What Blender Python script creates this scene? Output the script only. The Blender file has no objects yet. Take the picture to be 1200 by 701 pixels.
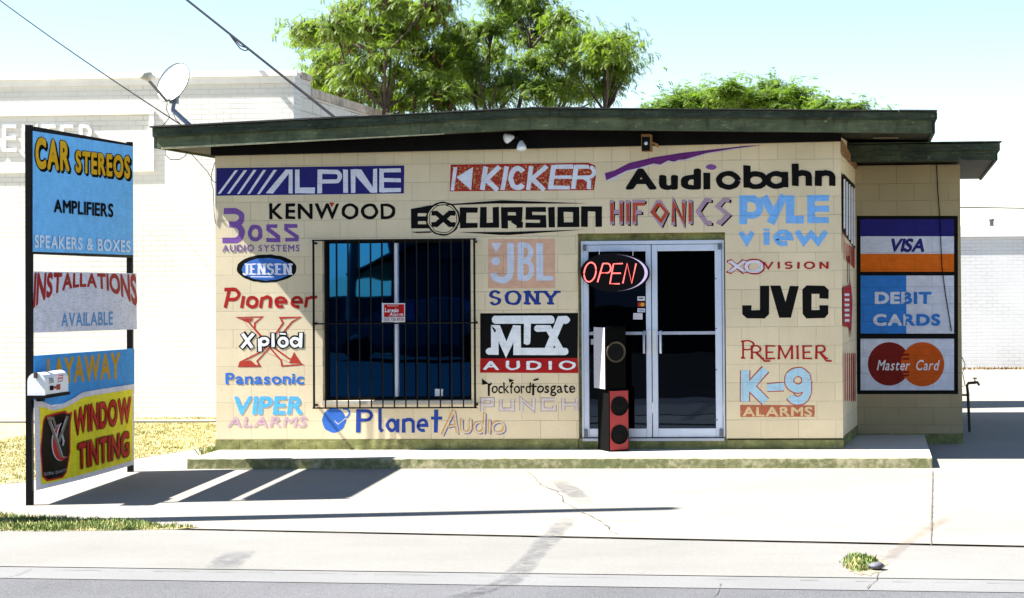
import bpy, bmesh, math, random
from mathutils import Vector, Matrix
R = math.radians
random.seed(7)
C = bpy.context.scene.collection
SC = bpy.context.scene

# ------------------------------------------------------------------ camera
FPX = 2090.0                                   # focal length in photo pixels (photo 1200 x 701)
YAW, PITCH, ROLL = -0.06456, 0.01548, -0.00834
CX, CY = 881.69, 281.30                        # principal point: the photo is a crop
CAM = Vector((7.27213, -19.49355, 1.86809))
def cam_basis():
    f = Vector((math.sin(YAW), math.cos(YAW), 0)); r = Vector((math.cos(YAW), -math.sin(YAW), 0)); u = Vector((0, 0, 1))
    f2 = f*math.cos(PITCH)+u*math.sin(PITCH); u2 = u*math.cos(PITCH)-f*math.sin(PITCH)
    return r*math.cos(ROLL)+u2*math.sin(ROLL), u2*math.cos(ROLL)-r*math.sin(ROLL), f2
CR, CU, CF = cam_basis()
cd = bpy.data.cameras.new('camera'); cam = bpy.data.objects.new('camera', cd); C.objects.link(cam)
cam.matrix_world = Matrix(((CR.x, CU.x, -CF.x, CAM.x), (CR.y, CU.y, -CF.y, CAM.y), (CR.z, CU.z, -CF.z, CAM.z), (0, 0, 0, 1)))
cd.sensor_fit = 'HORIZONTAL'; cd.sensor_width = 36; cd.lens = FPX/1200*36
cd.shift_x = (600-CX)/1200; cd.shift_y = (CY-350.5)/1200
cd.clip_end = 5000
SC.camera = cam

# ------------------------------------------------------------------ light
SUN_TO = Vector((-2.77, -.46, 3.43)).normalized()
w = bpy.data.worlds.new('World'); SC.world = w; w.use_nodes = True
nt = w.node_tree; nt.nodes.clear()
sky = nt.nodes.new('ShaderNodeTexSky'); sky.sky_type = 'NISHITA'; sky.sun_disc = False
sky.sun_elevation = math.asin(SUN_TO.z); sky.sun_rotation = math.atan2(SUN_TO.x, SUN_TO.y)
sky.air_density = 1.0; sky.dust_density = 0.0; sky.ozone_density = 1.0; sky.altitude = 600
bg = nt.nodes.new('ShaderNodeBackground'); bg.inputs[1].default_value = .055
ow = nt.nodes.new('ShaderNodeOutputWorld')
nt.links.new(sky.outputs[0], bg.inputs[0]); nt.links.new(bg.outputs[0], ow.inputs[0])
sd = bpy.data.lights.new('sun', 'SUN'); sd.energy = 5; sd.angle = R(.5); sd.color = (1, .97, .925)
sun = bpy.data.objects.new('sun', sd); C.objects.link(sun)
sun.rotation_euler = SUN_TO.to_track_quat('Z', 'Y').to_euler(); sun.location = (-8, -4, 14)
vs = SC.view_settings; SC.display_settings.display_device = 'sRGB'
vs.view_transform = 'Standard'; vs.look = 'None'; vs.gamma = 1; vs.use_curve_mapping = False
vs.exposure = 2.12
SC.cycles.max_bounces = 8

# ------------------------------------------------------------------ helpers
def ray(px, py): return CF + CR*((px-CX)/FPX) - CU*((py-CY)/FPX)
def on(px, py, p0, n):                          # a point of the place, from where the photo shows it on a known plane
    d = ray(px, py); n = Vector(n); return CAM + d*((Vector(p0)-CAM).dot(n)/d.dot(n))
def at(px, py, y): return on(px, py, (0, y, 0), (0, 1, 0))
GZ = -.22
def gr(px, py, z=GZ): return on(px, py, (0, 0, z), (0, 0, 1))

def tag(o, label=None, cat=None, group=None, kind=None):
    if label: o['label'] = label
    if cat: o['category'] = cat
    if group: o['group'] = group
    if kind: o['kind'] = kind
    return o
def thing(name, loc, label, cat, group=None):
    o = bpy.data.objects.new(name, None); C.objects.link(o); o.location = loc; o.empty_display_size = .1
    return tag(o, label, cat, group)
def world_loc(o):
    v = Vector((0, 0, 0))
    while o: v += o.location; o = o.parent
    return v
class MB:
    def __init__(s): s.v = []; s.f = []; s.m = []; s.mats = []; s.smooth = set()
    def mi(s, m):
        if m is None: return 0
        if m not in s.mats: s.mats.append(m)
        return s.mats.index(m)
    def face(s, pts, m=None, smooth=False):
        b = len(s.v); s.v += [tuple(p) for p in pts]; s.f.append(tuple(range(b, b+len(pts)))); s.m.append(s.mi(m))
        if smooth: s.smooth.add(len(s.f)-1)
    def mesh(s, pts, faces, m=None, smooth=False):
        b = len(s.v); s.v += [tuple(p) for p in pts]
        for f in faces:
            s.f.append(tuple(i+b for i in f)); s.m.append(s.mi(m))
            if smooth: s.smooth.add(len(s.f)-1)
    def hexa(s, p, m=None):                     # 8 points: bottom 4, top 4
        s.mesh(p, [(3, 2, 1, 0), (4, 5, 6, 7), (0, 1, 5, 4), (1, 2, 6, 5), (2, 3, 7, 6), (3, 0, 4, 7)], m)
    def box(s, x0, x1, y0, y1, z0, z1, m=None):
        s.hexa([(x0, y0, z0), (x1, y0, z0), (x1, y1, z0), (x0, y1, z0), (x0, y0, z1), (x1, y0, z1), (x1, y1, z1), (x0, y1, z1)], m)
    def obox(s, o, ax, ay, az, m=None):         # oriented box, corner o and three edge vectors
        o, ax, ay, az = Vector(o), Vector(ax), Vector(ay), Vector(az)
        s.hexa([o, o+ax, o+ax+ay, o+ay, o+az, o+ax+az, o+ax+ay+az, o+ay+az], m)
    def prism(s, pts, d, m=None, ms=None):
        d = Vector(d); n = len(pts); a = [Vector(p) for p in pts]; b = [p+d for p in a]
        s.mesh(a+b, [tuple(range(n))[::-1], tuple(range(n, 2*n))], m)
        s.mesh(a+b, [(i, (i+1) % n, n+(i+1) % n, n+i) for i in range(n)], ms or m)
    def tube(s, pts, r, m=None, n=8, r2=None, cap=True):
        pts = [Vector(p) for p in pts]; k = len(pts); vs_ = []
        up = Vector((0, 0, 1)) if abs((pts[-1]-pts[0]).normalized().z) < .9 else Vector((1, 0, 0))
        for i, p in enumerate(pts):
            t = (pts[min(i+1, k-1)]-pts[max(i-1, 0)]).normalized()
            a = t.cross(up).normalized(); b_ = a.cross(t).normalized()
            rr = r if r2 is None else r+(r2-r)*i/(k-1)
            vs_ += [p+(a*math.cos(6.28318*j/n)+b_*math.sin(6.28318*j/n))*rr for j in range(n)]
        fs = [(i*n+j, i*n+(j+1) % n, (i+1)*n+(j+1) % n, (i+1)*n+j) for i in range(k-1) for j in range(n)]
        s.mesh(vs_, fs, m, True)
        if cap: s.mesh(vs_[:n], [tuple(range(n))], m); s.mesh(vs_[-n:], [tuple(range(n))], m)
    def lathe(s, o, axis, prof, m=None, n=20, smooth=True):  # prof: (distance along axis, radius)
        o = Vector(o); ax = Vector(axis).normalized(); a = ax.orthogonal().normalized(); b_ = ax.cross(a)
        vs_ = [o+ax*h+(a*math.cos(6.28318*j/n)+b_*math.sin(6.28318*j/n))*r for h, r in prof for j in range(n)]
        s.mesh(vs_, [(i*n+j, i*n+(j+1) % n, (i+1)*n+(j+1) % n, (i+1)*n+j) for i in range(len(prof)-1) for j in range(n)], m, smooth)
    def build(s, name, mat=None, parent=None, bevel=0, merge=False):
        off = world_loc(parent) if parent else Vector((0, 0, 0))
        me = bpy.data.meshes.new(name)
        me.from_pydata([(x-off.x, y-off.y, z-off.z) for x, y, z in s.v], [], s.f)
        for m in (s.mats or [mat]): me.materials.append(m)
        me.polygons.foreach_set('material_index', s.m)
        if s.smooth: me.polygons.foreach_set('use_smooth', [i in s.smooth for i in range(len(s.f))])
        o = bpy.data.objects.new(name, me); C.objects.link(o)
        if parent: o.parent = parent
        if merge:
            bm = bmesh.new(); bm.from_mesh(me); bmesh.ops.remove_doubles(bm, verts=bm.verts, dist=1e-5)
            bmesh.ops.recalc_face_normals(bm, faces=bm.faces); bm.to_mesh(me); bm.free()
        if bevel:
            md = o.modifiers.new('bevel', 'BEVEL'); md.width = bevel; md.segments = 2; md.limit_method = 'ANGLE'
        me.update(); return o
def single(name, m, label, cat, mb, loc=None, group=None, **k):
    return tag(mb.build(name, m, **k), label, cat, group)

# ------------------------------------------------------------------ materials
class NT:
    tone = None
    def __init__(s, name):
        s.mat = bpy.data.materials.new(name); s.mat.use_nodes = True; s.t = s.mat.node_tree
        s.b = s.t.nodes['Principled BSDF']
    def n(s, typ, ins=None, **props):
        x = s.t.nodes.new('ShaderNode'+typ)
        for k, v in props.items(): setattr(x, k, v)
        for k, v in (ins or {}).items():
            i = x.inputs[k]
            if hasattr(v, 'is_linked') or isinstance(v, bpy.types.NodeSocket): s.t.links.new(v, i)
            else: i.default_value = v
        return x
    def math(s, op, a, b=0.0, clamp=False):
        x = s.n('Math', {0: a, 1: b}, operation=op); x.use_clamp = clamp; return x.outputs[0]
    def mix(s, f, a, b, blend='MIX'):
        x = s.n('MixRGB', {0: f, 1: a, 2: b}, blend_type=blend); return x.outputs[0]
    def ramp(s, f, stops):
        x = s.n('ValToRGB', {0: f}); e = x.color_ramp.elements
        for i, (p, c) in enumerate(stops):
            el = e[i] if i < 2 else e.new(p)
            el.position = p; el.color = (c, c, c, 1) if isinstance(c, (int, float)) else (*c, 1)
        return x.outputs[0]
    def pos(s): return s.n('NewGeometry').outputs['Position']
    def noise(s, scale, detail=3, rough=.55, vec=None, stretch=None):
        v = vec or s.pos()
        if stretch: v = s.n('Mapping', {0: v, 3: stretch}).outputs[0]
        return s.n('TexNoise', {'Vector': v, 'Scale': scale, 'Detail': detail, 'Roughness': rough}).outputs[0]
    def out(s, col=None, rough=None, normal=None, **k):
        for key, v in (('Base Color', col), ('Roughness', rough), ('Normal', normal)):
            if v is None: continue
            if isinstance(v, bpy.types.NodeSocket): s.t.links.new(v, s.b.inputs[key])
            else: s.b.inputs[key].default_value = (*v, 1) if isinstance(v, tuple) and len(v) == 3 else v
        for key, v in k.items(): s.b.inputs[key.replace('_', ' ')].default_value = v
        return s.mat
    def bump(s, h, strength=.3, dist=.01):
        return s.n('Bump', {'Height': h, 'Strength': strength, 'Distance': dist}).outputs[0]
def c4(c): return (*c, 1)
def simple(name, col, rough=.6, var=.12, scale=6, bump=0, bscale=60, metallic=0, spec=.5):
    t = NT(name); f = t.ramp(t.noise(scale, 4), [(.3, 1-var), (.7, 1+var)])
    cc = t.mix(1, c4(col), f, 'MULTIPLY')
    t.out(cc, rough, t.bump(t.noise(bscale, 3), bump, .01) if bump else None, Metallic=metallic)
    t.b.inputs['Specular IOR Level'].default_value = spec
    return t.mat
def mortar_mask(t, axis='x', shift=0.0):
    p = t.n('SeparateXYZ', {0: t.pos()})
    h = p.outputs[0] if axis == 'x' else p.outputs[1]
    if shift: h = t.math('ADD', h, shift)
    # hand-laid joints are never quite straight
    wob = t.math('MULTIPLY', t.math('SUBTRACT', t.noise(3.0, 2), .5), .012)
    v = t.n('CombineXYZ', {0: t.math('ADD', h, wob), 1: t.math('ADD', p.outputs[2], wob)}).outputs[0]
    def br(width, off):
        x = t.n('TexBrick', {'Vector': v, 'Color1': (.90, .90, .88, 1), 'Color2': (1.06, 1.05, 1.05, 1), 'Mortar': (1, 1, 1, 1), 'Scale': 1.0, 'Mortar Size': .0042,
                             'Mortar Smooth': .3, 'Brick Width': width, 'Row Height': .2032}, offset=off)
        return x.outputs
    top = t.math('GREATER_THAN', p.outputs[2], 3.043)
    a, b = br(.4064, .5), br(.2032, 0); t.tone = a['Color']
    return t.n('Mix', {0: top, 2: a['Fac'], 3: b['Fac']}).outputs[0], p
WALLC = (.68, .575, .385)
def wall_mat(name, col=WALLC, axis='x', mort=.24, shift=0.0):
    t = NT(name); m, p = mortar_mask(t, axis, shift)
    big = t.ramp(t.noise(1.1, 5, .6), [(.3, .9), (.72, 1.07)])
    fine = t.ramp(t.noise(55, 3), [(.3, .95), (.7, 1.04)])
    cc = t.mix(1, t.mix(1, c4(col), big, 'MULTIPLY'), fine, 'MULTIPLY')
    cc = t.mix(.6, cc, t.mix(1, cc, t.tone, 'MULTIPLY'))
    # rusty drips below the roof and grime specks
    st = t.ramp(t.noise(1, 4, .6, stretch=(9, 9, .5)), [(.56, 0), (.75, .3)])
    cc = t.mix(st, cc, c4((col[0]*.78, col[1]*.72, col[2]*.6)))
    sp = t.ramp(t.noise(23, 2, .5), [(.76, 0), (.80, .7)])
    cc = t.mix(sp, cc, c4((.1, .075, .04)))
    # patchy joints: some hairline dark, some filled with paint
    patch = t.ramp(t.noise(2.3, 3), [(.35, .25), (.62, 1.0)])
    ms = t.math('MULTIPLY', m, t.math('MULTIPLY', patch, mort*1.7))
    cc = t.mix(ms, cc, c4((.08, .06, .04)))
    hgt = t.math('SUBTRACT', t.math('MULTIPLY', t.noise(90, 3), .12), m)
    return t.out(cc, .75, t.bump(hgt, .5, .006))
PM = {}
def paint(col, wear=0.0, under=WALLC, mort=.22, axis='x', rough=.6, grain=0, shift=0.0, spec=.1):
    k = (col, wear, under, mort, axis, grain, shift, spec)
    if k in PM: return PM[k]
    t = NT('painted_colour'); m, p = mortar_mask(t, axis, shift)
    f = t.mix(1, t.ramp(t.noise(9, 4), [(.3, .9), (.7, 1.08)]), t.ramp(t.noise(30, 4, .7, stretch=(.35, .35, 3)), [(.3, .86), (.7, 1.12)]), 'MULTIPLY')
    cc = t.mix(1, c4(col), f, 'MULTIPLY')
    if wear:
        n = t.noise(38, 5, .7)
        wm = t.ramp(n, [(.5+.22*(1-wear)-.03, 0), (.5+.22*(1-wear)+.05, 1)])
        cc = t.mix(wm, cc, c4(under))
    elif mort:                                   # flakes off the block faces
        wm = t.ramp(t.noise(46, 5, .75), [(.71, 0), (.75, .85)]); cc = t.mix(wm, cc, c4(under))
    if grain:
        g = t.ramp(t.noise(5, 5, .7, stretch=(2, 2, 26)), [(.56, 0), (.66, grain)])
        cc = t.mix(g, cc, c4((.12, .1, .09)))
    hgt = t.math('MULTIPLY', t.noise(90, 3), .12)
    if mort:
        cc = t.mix(t.math('MULTIPLY', m, mort*1.5), cc, c4(tuple(x*.25 for x in col))); hgt = t.math('SUBTRACT', hgt, m)
    t.b.inputs['Specular IOR Level'].default_value = spec
    PM[k] = t.out(cc, rough, t.bump(hgt, .45, .006)); return PM[k]

BLK = (.003, .003, .003); WHT = (.74, .76, .82)

# ------------------------------------------------------------------ lettering
GC = {}
def glyph(ch, off):
    k = (ch, off)
    if k in GC: return GC[k]
    cu = bpy.data.curves.new('glyph', 'FONT'); cu.body = ch; cu.size = 1; cu.offset = off; cu.fill_mode = 'FRONT'; cu.dimensions = '2D'; cu.resolution_u = 5
    o = bpy.data.objects.new('glyph', cu); C.objects.link(o)
    me = bpy.data.meshes.new_from_object(o.evaluated_get(bpy.context.evaluated_depsgraph_get()))
    v = [(p.co.x, p.co.y) for p in me.vertices]; f = [tuple(p.vertices) for p in me.polygons]
    bpy.data.objects.remove(o); bpy.data.curves.remove(cu); bpy.data.meshes.remove(me)
    GC[k] = (v, f); return GC[k]
def cap_h(off):
    ys = [y for x, y in glyph('H', off)[0]]; return max(ys), min(ys)
def text_shapes(s, box, off=.01, gap=.09, shear=0, space=.35, warp=None):
    """word s as filled letters inside box=(x0,y0,x1,y1) of photo pixels; y1 is the base line, y0 the cap line;
    the brush weight comes from laying the letter several times, a little apart"""
    x0, y0, x1, y1 = box; hi, lo = cap_h(0); H = hi-lo; items = []; cur = 0
    for ch in s:
        if ch == ' ': cur += space; continue
        v, f = glyph(ch, 0); a = min(x for x, y in v); b = max(x for x, y in v)
        items.append(([(x-a+cur+off, (y-lo)/H) for x, y in v], f)); cur += b-a+2*off+gap
    W = cur-gap; out = []; o_ = off/H; sq = 1/(1+2*o_)
    n = 1 if off < .004 else 8
    for c in range(n):
        dx, dy = (off*.95*math.cos(6.28318*(c+.5)/n), o_*.95*math.sin(6.28318*(c+.5)/n)) if n > 1 else (0, 0)
        for par in (0, 1):
            P, F = [], []
            for v, f in items[par::2]:
                b = len(P)
                for x, y in v:
                    y_ = (y+dy+o_)*sq; q = (x0+((x+dx)/W)*(x1-x0)+shear*y_*(y1-y0), y1-y_*(y1-y0)); P.append(warp(*q) if warp else q)
                F += [tuple(i+b for i in g) for g in f]
            if F: out.append((P, F))
    return out
def stroke(poly, tx, ty=None, closed=False):
    ty = ty or tx; q = []
    for x, y in poly:
        p = Vector((x/tx, y/ty))
        if not q or (p-q[-1]).length > .04: q.append(p)
    if closed and (q[0]-q[-1]).length < .04: q.pop()
    n = len(q); L = []; Rr = []
    for i in range(n):
        a = q[i]-q[i-1] if (i > 0 or closed) else q[1]-q[0]
        b = q[(i+1) % n]-q[i] if (i < n-1 or closed) else q[-1]-q[-2]
        a = a.normalized(); b = b.normalized(); na = Vector((-a.y, a.x)); nb = Vector((-b.y, b.x))
        mm = na+nb
        if mm.length < .2: mm = na
        mm = mm/max(mm.dot(na), .35*mm.length) if mm.length else na
        if mm.length > 2.2: mm = mm.normalized()*2.2
        L.append(q[i]+mm*.5); Rr.append(q[i]-mm*.5)
    pts = [(p.x*tx, p.y*ty) for p in L+Rr]
    k = n if closed else n-1
    return pts, [(i, (i+1) % n, n+(i+1) % n, n+i) for i in range(k)]
def disc(cx, cy, rx, ry=None, n=28): 
    ry = ry or rx; return [(cx+rx*math.cos(6.28318*i/n), cy+ry*math.sin(6.28318*i/n)) for i in range(n)], [tuple(range(n))]
def arc(cx, cy, rx, ry, a0, a1, n=12): return [(cx+rx*math.cos(R(a0+(a1-a0)*i/n)), cy+ry*math.sin(R(a0+(a1-a0)*i/n))) for i in range(n+1)]
def poly(*p): return list(p), [tuple(range(len(p)))]
def rect(x0, y0, x1, y1): return poly((x0, y0), (x1, y0), (x1, y1), (x0, y1))
def crop(x0, y0, s): return lambda sh: ([(x0+x/s, y0+y/s) for x, y in sh[0]], sh[1])
# serif / drawn capitals on a unit cap height, y up
def a_(cx, cy, rx, ry, a0, a1, n=10): return arc(cx, cy, rx, ry, a0, a1, n)
SG = {'A': (.8, [[(0, 0), (.4, 1), (.8, 0)], [(.16, .34), (.64, .34)]]),
 'D': (.7, [[(.1, 0), (.1, 1)], [(.1, 1)]+a_(.3, .5, .4, .5, 90, -90)+[(.1, 0)]]),
 'E': (.6, [[(.1, 0), (.1, 1)], [(.1, .95), (.6, .95)], [(.1, .5), (.5, .5)], [(.1, .05), (.6, .05)]]),
 'I': (.2, [[(.1, 0), (.1, 1)]]),
 'J': (.45, [[(.4, 1), (.4, .2)]+a_(.22, .2, .18, .2, 0, -170)]),
 'M': (.9, [[(.08, 0), (.08, 1)], [(.08, 1), (.45, .1), (.82, 1)], [(.82, 1), (.82, 0)]]),
 'N': (.75, [[(.08, 0), (.08, 1)], [(.08, 1), (.67, 0)], [(.67, 0), (.67, 1)]]),
 'O': (.85, [a_(.425, .5, .38, .47, 0, 360, 24)]),
 'P': (.6, [[(.1, 0), (.1, 1)], [(.1, .97)]+a_(.32, .74, .25, .24, 90, -90)+[(.1, .5)]]),
 'R': (.7, [[(.1, 0), (.1, 1)], [(.1, .97)]+a_(.34, .74, .25, .24, 90, -90)+[(.1, .5)], [(.3, .5), (.7, 0)]]),
 'S': (.6, [a_(.3, .735, .25, .225, 20, 270)+a_(.3, .265, .25, .245, 90, -160)]),
 'V': (.75, [[(0, 1), (.375, 0), (.75, 1)]]),
 'X': (.75, [[(0, 0), (.75, 1)], [(0, 1), (.75, 0)]]),
 'Y': (.75, [[(0, 1), (.375, .45), (.75, 1)], [(.375, .45), (.375, 0)]])}
def drawn(s, box, tx, ty, gap=.16, serif=.0, sh=.08, shear=0):
    x0, y0, x1, y1 = box; H = y1-y0; cur = 0; its = []
    for ch in s: its.append((cur, SG[ch])); cur += SG[ch][0]+gap
    k = (x1-x0)/(cur-gap); out = []
    for cx, (w_, pl) in its:
        for p in pl:
            out.append(stroke([(x0+(cx+x)*k+shear*y*H, y1-y*H) for x, y in p], tx, ty))
            if serif:
                for (x, y), (x2, y2) in ((p[0], p[1]), (p[-1], p[-2])):
                    if min(abs(y), abs(y-1)) < .02 and abs(x-x2) < abs(y-y2)*1.3:
                        X = x0+(cx+x)*k+shear*y*H; Y = y1-y*H; d = 1 if y > .5 else -1
                        out.append(rect(X-serif*H, Y+(0 if d > 0 else -sh*H), X+serif*H, Y+(sh*H if d > 0 else 0)))
    return out
class Mural:
    """coats of paint on one surface; every coat lies a hair proud of the one below"""
    def __init__(s, mapper, base=.0008, step=.00018): s.mb = MB(); s.map = mapper; s.l = 0; s.base = base; s.step = step
    def add(s, shapes, mat):
        if isinstance(shapes, tuple): shapes = [shapes]
        for k, (pts, fs) in enumerate(shapes):
            for j, f in enumerate(fs):
                d = s.base+s.step*(s.l+.12*(j % 5)); s.mb.face([s.map(*pts[i], d) for i in f], mat)
            s.l += .6 if len(shapes) < 40 else .3
        s.l += 1; return s
    def build(s, name, parent): return s.mb.build(name, None, parent)
# ================================================================== SETTING
def concrete(name, col, stain=.5, rough=.85, warm=None, fine=45):
    t = NT(name); n1 = t.ramp(t.noise(.5, 6, .62), [(.32, .84), (.7, 1.06)]); n2 = t.ramp(t.noise(fine, 5, .75), [(.3, .82), (.7, 1.12)])
    cc = t.mix(1, t.mix(1, c4(col), n1, 'MULTIPLY'), n2, 'MULTIPLY')
    s1 = t.ramp(t.noise(2.2, 6, .7, stretch=(.35, 1.3, 1)), [(.55, 0), (.75, stain)])
    cc = t.mix(s1, cc, c4(tuple(x*.72 for x in col)))
    s2 = t.ramp(t.noise(9, 4, .7), [(.70, 0), (.78, stain*.8)])
    cc = t.mix(s2, cc, c4(tuple(x*.5 for x in col)))
    s4 = t.ramp(t.noise(26, 3, .6), [(.73, 0), (.78, stain*1.3)]); cc = t.mix(s4, cc, c4(tuple(x*.3 for x in col)))
    s5 = t.ramp(t.noise(1.3, 6, .75, stretch=(.12, 2.2, 1)), [(.52, 0), (.72, stain*.7)]); cc = t.mix(s5, cc, c4(tuple(x*.78 for x in col)))
    if warm:
        s3 = t.ramp(t.noise(1.4, 4, .6), [(.5, 0), (.7, .5)]); cc = t.mix(s3, cc, c4(warm))
    return t.out(cc, rough, t.bump(t.noise(120, 4), .35, .004))
M_apron = concrete('apron_concrete', (.224, .208, .178), .4, warm=(.22, .194, .148))
M_walk = concrete('sidewalk_concrete', (.172, .165, .15), .5)
M_gutter = concrete('gutter_concrete', (.15, .148, .145), .45)
def asphalt_mat(col):
    t = NT('asphalt'); n1 = t.ramp(t.noise(.8, 5), [(.3, .85), (.7, 1.1)]); ag = t.ramp(t.noise(170, 2, .7), [(.35, .55), (.65, 1.5)])
    cc = t.mix(1, t.mix(1, c4(col), n1, 'MULTIPLY'), ag, 'MULTIPLY')
    t.b.inputs['Specular IOR Level'].default_value = .05
    return t.out(cc, .9, t.bump(t.noise(170, 2), .6, .006))
M_asph = asphalt_mat((.105, .105, .109)); M_asph2 = asphalt_mat((.018, .018, .018))
t = NT('dry_soil'); n = t.noise(3, 6, .65)
M_soil = t.out(t.ramp(n, [(.3, (.25, .2, .09)), (.7, (.38, .32, .16))]), .95, t.bump(t.noise(40, 4), .5, .02))
M_seam = simple('seam_dirt', (.10, .088, .07), .95, .4, 9)
def sheet(name, pts, z, m, kind='structure'):
    mb = MB(); mb.face([(p[0], p[1], z) for p in pts], m); return tag(mb.build(name, m), kind=kind)
sheet('ground', [(-400, -400), (400, -400), (400, 700), (-400, 700)], GZ-.012, M_soil)
# the far edge of the street, the gutter and the sidewalk follow the photo's slightly oblique line
def yl(px, py): p = gr(px, py); return p
jA, jB = gr(235, 622), gr(1095, 640); gA, gB = gr(0, 664), gr(1200, 680); kA, kB = gr(0, 677), gr(1200, 694)
def ext(a, b, x): return (x, a.y+(b.y-a.y)*(x-a.x)/(b.x-a.x))
J0, J1 = ext(jA, jB, -40), ext(jA, jB, 32); G0, G1 = ext(gA, gB, -40), ext(gA, gB, 32); K0, K1 = ext(kA, kB, -40), ext(kA, kB, 32)
sheet('parking_apron', [J0, J1, (32, 24), (-40, 24)], GZ, M_apron)
sheet('sidewalk', [G0, G1, J1, J0], GZ+.003, M_walk)
sheet('gutter', [K0, K1, G1, G0], GZ-.002, M_gutter)
K2, K3 = (K1[0], K1[1]-1.3), (K0[0], K0[1]-1.3)
sheet('road_edge', [K3, K2, K1, K0], GZ-.006, M_asph)
sheet('road', [(-40, -24.95), (32, -24.95), K2, K3], GZ-.007, M_asph2)
# joints and cracks
def crackline(mb, pts, w0, z, jit=0, wj=.5, gap=0.0):
    P = []
    for i in range(len(pts)-1):
        a, b = Vector(pts[i]), Vector(pts[i+1]); k = max(2, int((b-a).length/.12))
        P += [a.lerp(b, j/k) for j in range(k)]
    P.append(Vector(pts[-1])); ws = []; Q = []
    for i, p in enumerate(P):
        d = (P[min(i+1, len(P)-1)]-P[max(0, i-1)]).normalized(); nn = Vector((-d.y, d.x, 0))
        Q.append((p+nn*random.uniform(-jit, jit), nn, w0*random.uniform(1-wj, 1+wj)/2))
    v = [q+nn*h for q, nn, h in Q]+[q-nn*h for q, nn, h in Q]; n = len(Q)
    mb.mesh([(a.x, a.y, z) for a in v], [(i, i+1, n+i+1, n+i) for i in range(n-1) if random.random() >= gap], M_seam)
mb = MB(); Z = GZ+.0065
V3 = lambda p: Vector((p[0], p[1], 0))
crackline(mb, [V3(ext(jA, jB, -8)), V3(ext(jA, jB, 14))], .0055, Z, .004, .9, .42)
crackline(mb, [V3(gr(560, 606)), V3(gr(1200, 622))], .005, Z, .004, .8, .4)
crackline(mb, [V3(gr(1093, 553)), V3(gr(1091, 640))], .012, Z, .002, .6)
crackline(mb, [V3(gr(x, y)) for x, y in ((618, 553), (624, 559), (634, 568), (652, 576), (660, 584), (658, 588), (675, 597), (694, 606), (712, 618), (722, 627))], .007, Z, .015, .9)
crackline(mb, [V3(gr(x, y)) for x, y in ((1030, 672), (1028, 680), (1014, 690))], .005, Z, .015, .9)
crackline(mb, [V3(gr(x, y)) for x, y in ((0, 667), (300, 671), (640, 676), (1200, 684))], .006, Z, .006, .9, .3)
crackline(mb, [V3(gr(x, y)) for x, y in ((845, 684), (842, 692), (834, 700))], .004, Z, .008, .9)
crackline(mb, [V3(gr(x, y)) for x, y in ((36, 667), (20, 674), (0, 678))], .004, Z, .008, .9)
tag(mb.build('pavement_joints', M_seam), kind='structure')
# scuffs of rubber and rust on the concrete
def scuff_mat(name, col, dens):
    t = NT(name); a = t.ramp(t.noise(7, 6, .75), [(.36, 0), (.66, dens)])
    at2 = t.n('Attribute', attribute_name='fade').outputs['Fac']; a = t.math('MULTIPLY', a, at2)
    t.out(col, .9); t.t.links.new(a, t.b.inputs['Alpha']); return t.mat
M_scuff = scuff_mat('rubber_scuff', (.11, .11, .115), .75); M_rust = scuff_mat('rust_stain', (.19, .13, .09), .35)
mb = MB()
FADE = []
def band(pts, w_, m, z):
    P = [V3(gr(*p)) for p in pts]; Q = []
    for a, b in zip(P, P[1:]): Q += [a.lerp(b, i/6) for i in range(6)]
    P = Q+[P[-1]]; n = len(P); v = []; K = 6
    for i, p in enumerate(P):
        d = (P[min(i+1, n-1)]-P[max(0, i-1)]).normalized(); nn = Vector((-d.y, d.x, 0)); e = min(1, min(i, n-1-i)/4)
        ww = w_*random.uniform(.85, 1.15)
        for j in range(K+1):
            q = p+nn*ww*(j/K-.5); v.append((q.x, q.y, z)); FADE.append(e*min(1, 1.6*math.sin(math.pi*j/K)))
    mb.mesh(v, [(i*(K+1)+j, i*(K+1)+j+1, (i+1)*(K+1)+j+1, (i+1)*(K+1)+j) for i in range(n-1) for j in range(K)], m)
band([(520, 704), (560, 692), (592, 683), (612, 666), (632, 644), (652, 622), (668, 606)], .2, M_scuff, GZ+.009)
band([(652, 562), (668, 575), (690, 592)], .22, M_scuff, GZ+.0095)
band([(256, 670), (270, 656), (286, 645)], .26, M_scuff, GZ+.009)
band([(1036, 662), (1050, 647), (1066, 634), (1092, 618), (1118, 603)], .12, M_rust, GZ+.009)
band([(845, 566), (862, 567)], .3, M_rust, GZ+.009)
me_ = tag(mb.build('pavement_scuffs'), kind='structure').data
at_ = me_.attributes.new('fade', 'FLOAT', 'POINT'); at_.data.foreach_set('value', FADE)
# lawn
lawn = [gr(250, 524), gr(233, 526), gr(157, 538), gr(90, 552), gr(28, 565), gr(-40, 572)]
LX = [(p.x, p.y) for p in lawn]
YB = gr(200, 490).y                                              # foot of the white brick building
sheet('lawn_soil', LX+[(-14, gr(-40, 572).y), (-14, YB), (.02, YB), (.02, .3)], GZ+.0045, M_soil)
t = NT('grass_blades'); n = t.noise(1.3, 4, .6); g = t.n('ObjectInfo')
cc = t.ramp(n, [(.34, (.20, .23, .05)), (.48, (.40, .37, .13)), (.68, (.47, .42, .18))])
cc = t.mix(t.noise(60, 1), cc, t.mix(1, cc, c4((.45, .45, .4)), 'MULTIPLY'))
M_dry = t.out(cc, .8)
t = NT('green_blades'); cc = t.ramp(t.noise(5, 3), [(.35, (.07, .115, .018)), (.52, (.16, .21, .04)), (.66, (.40, .36, .15))])
M_green = t.out(cc, .75)
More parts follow.
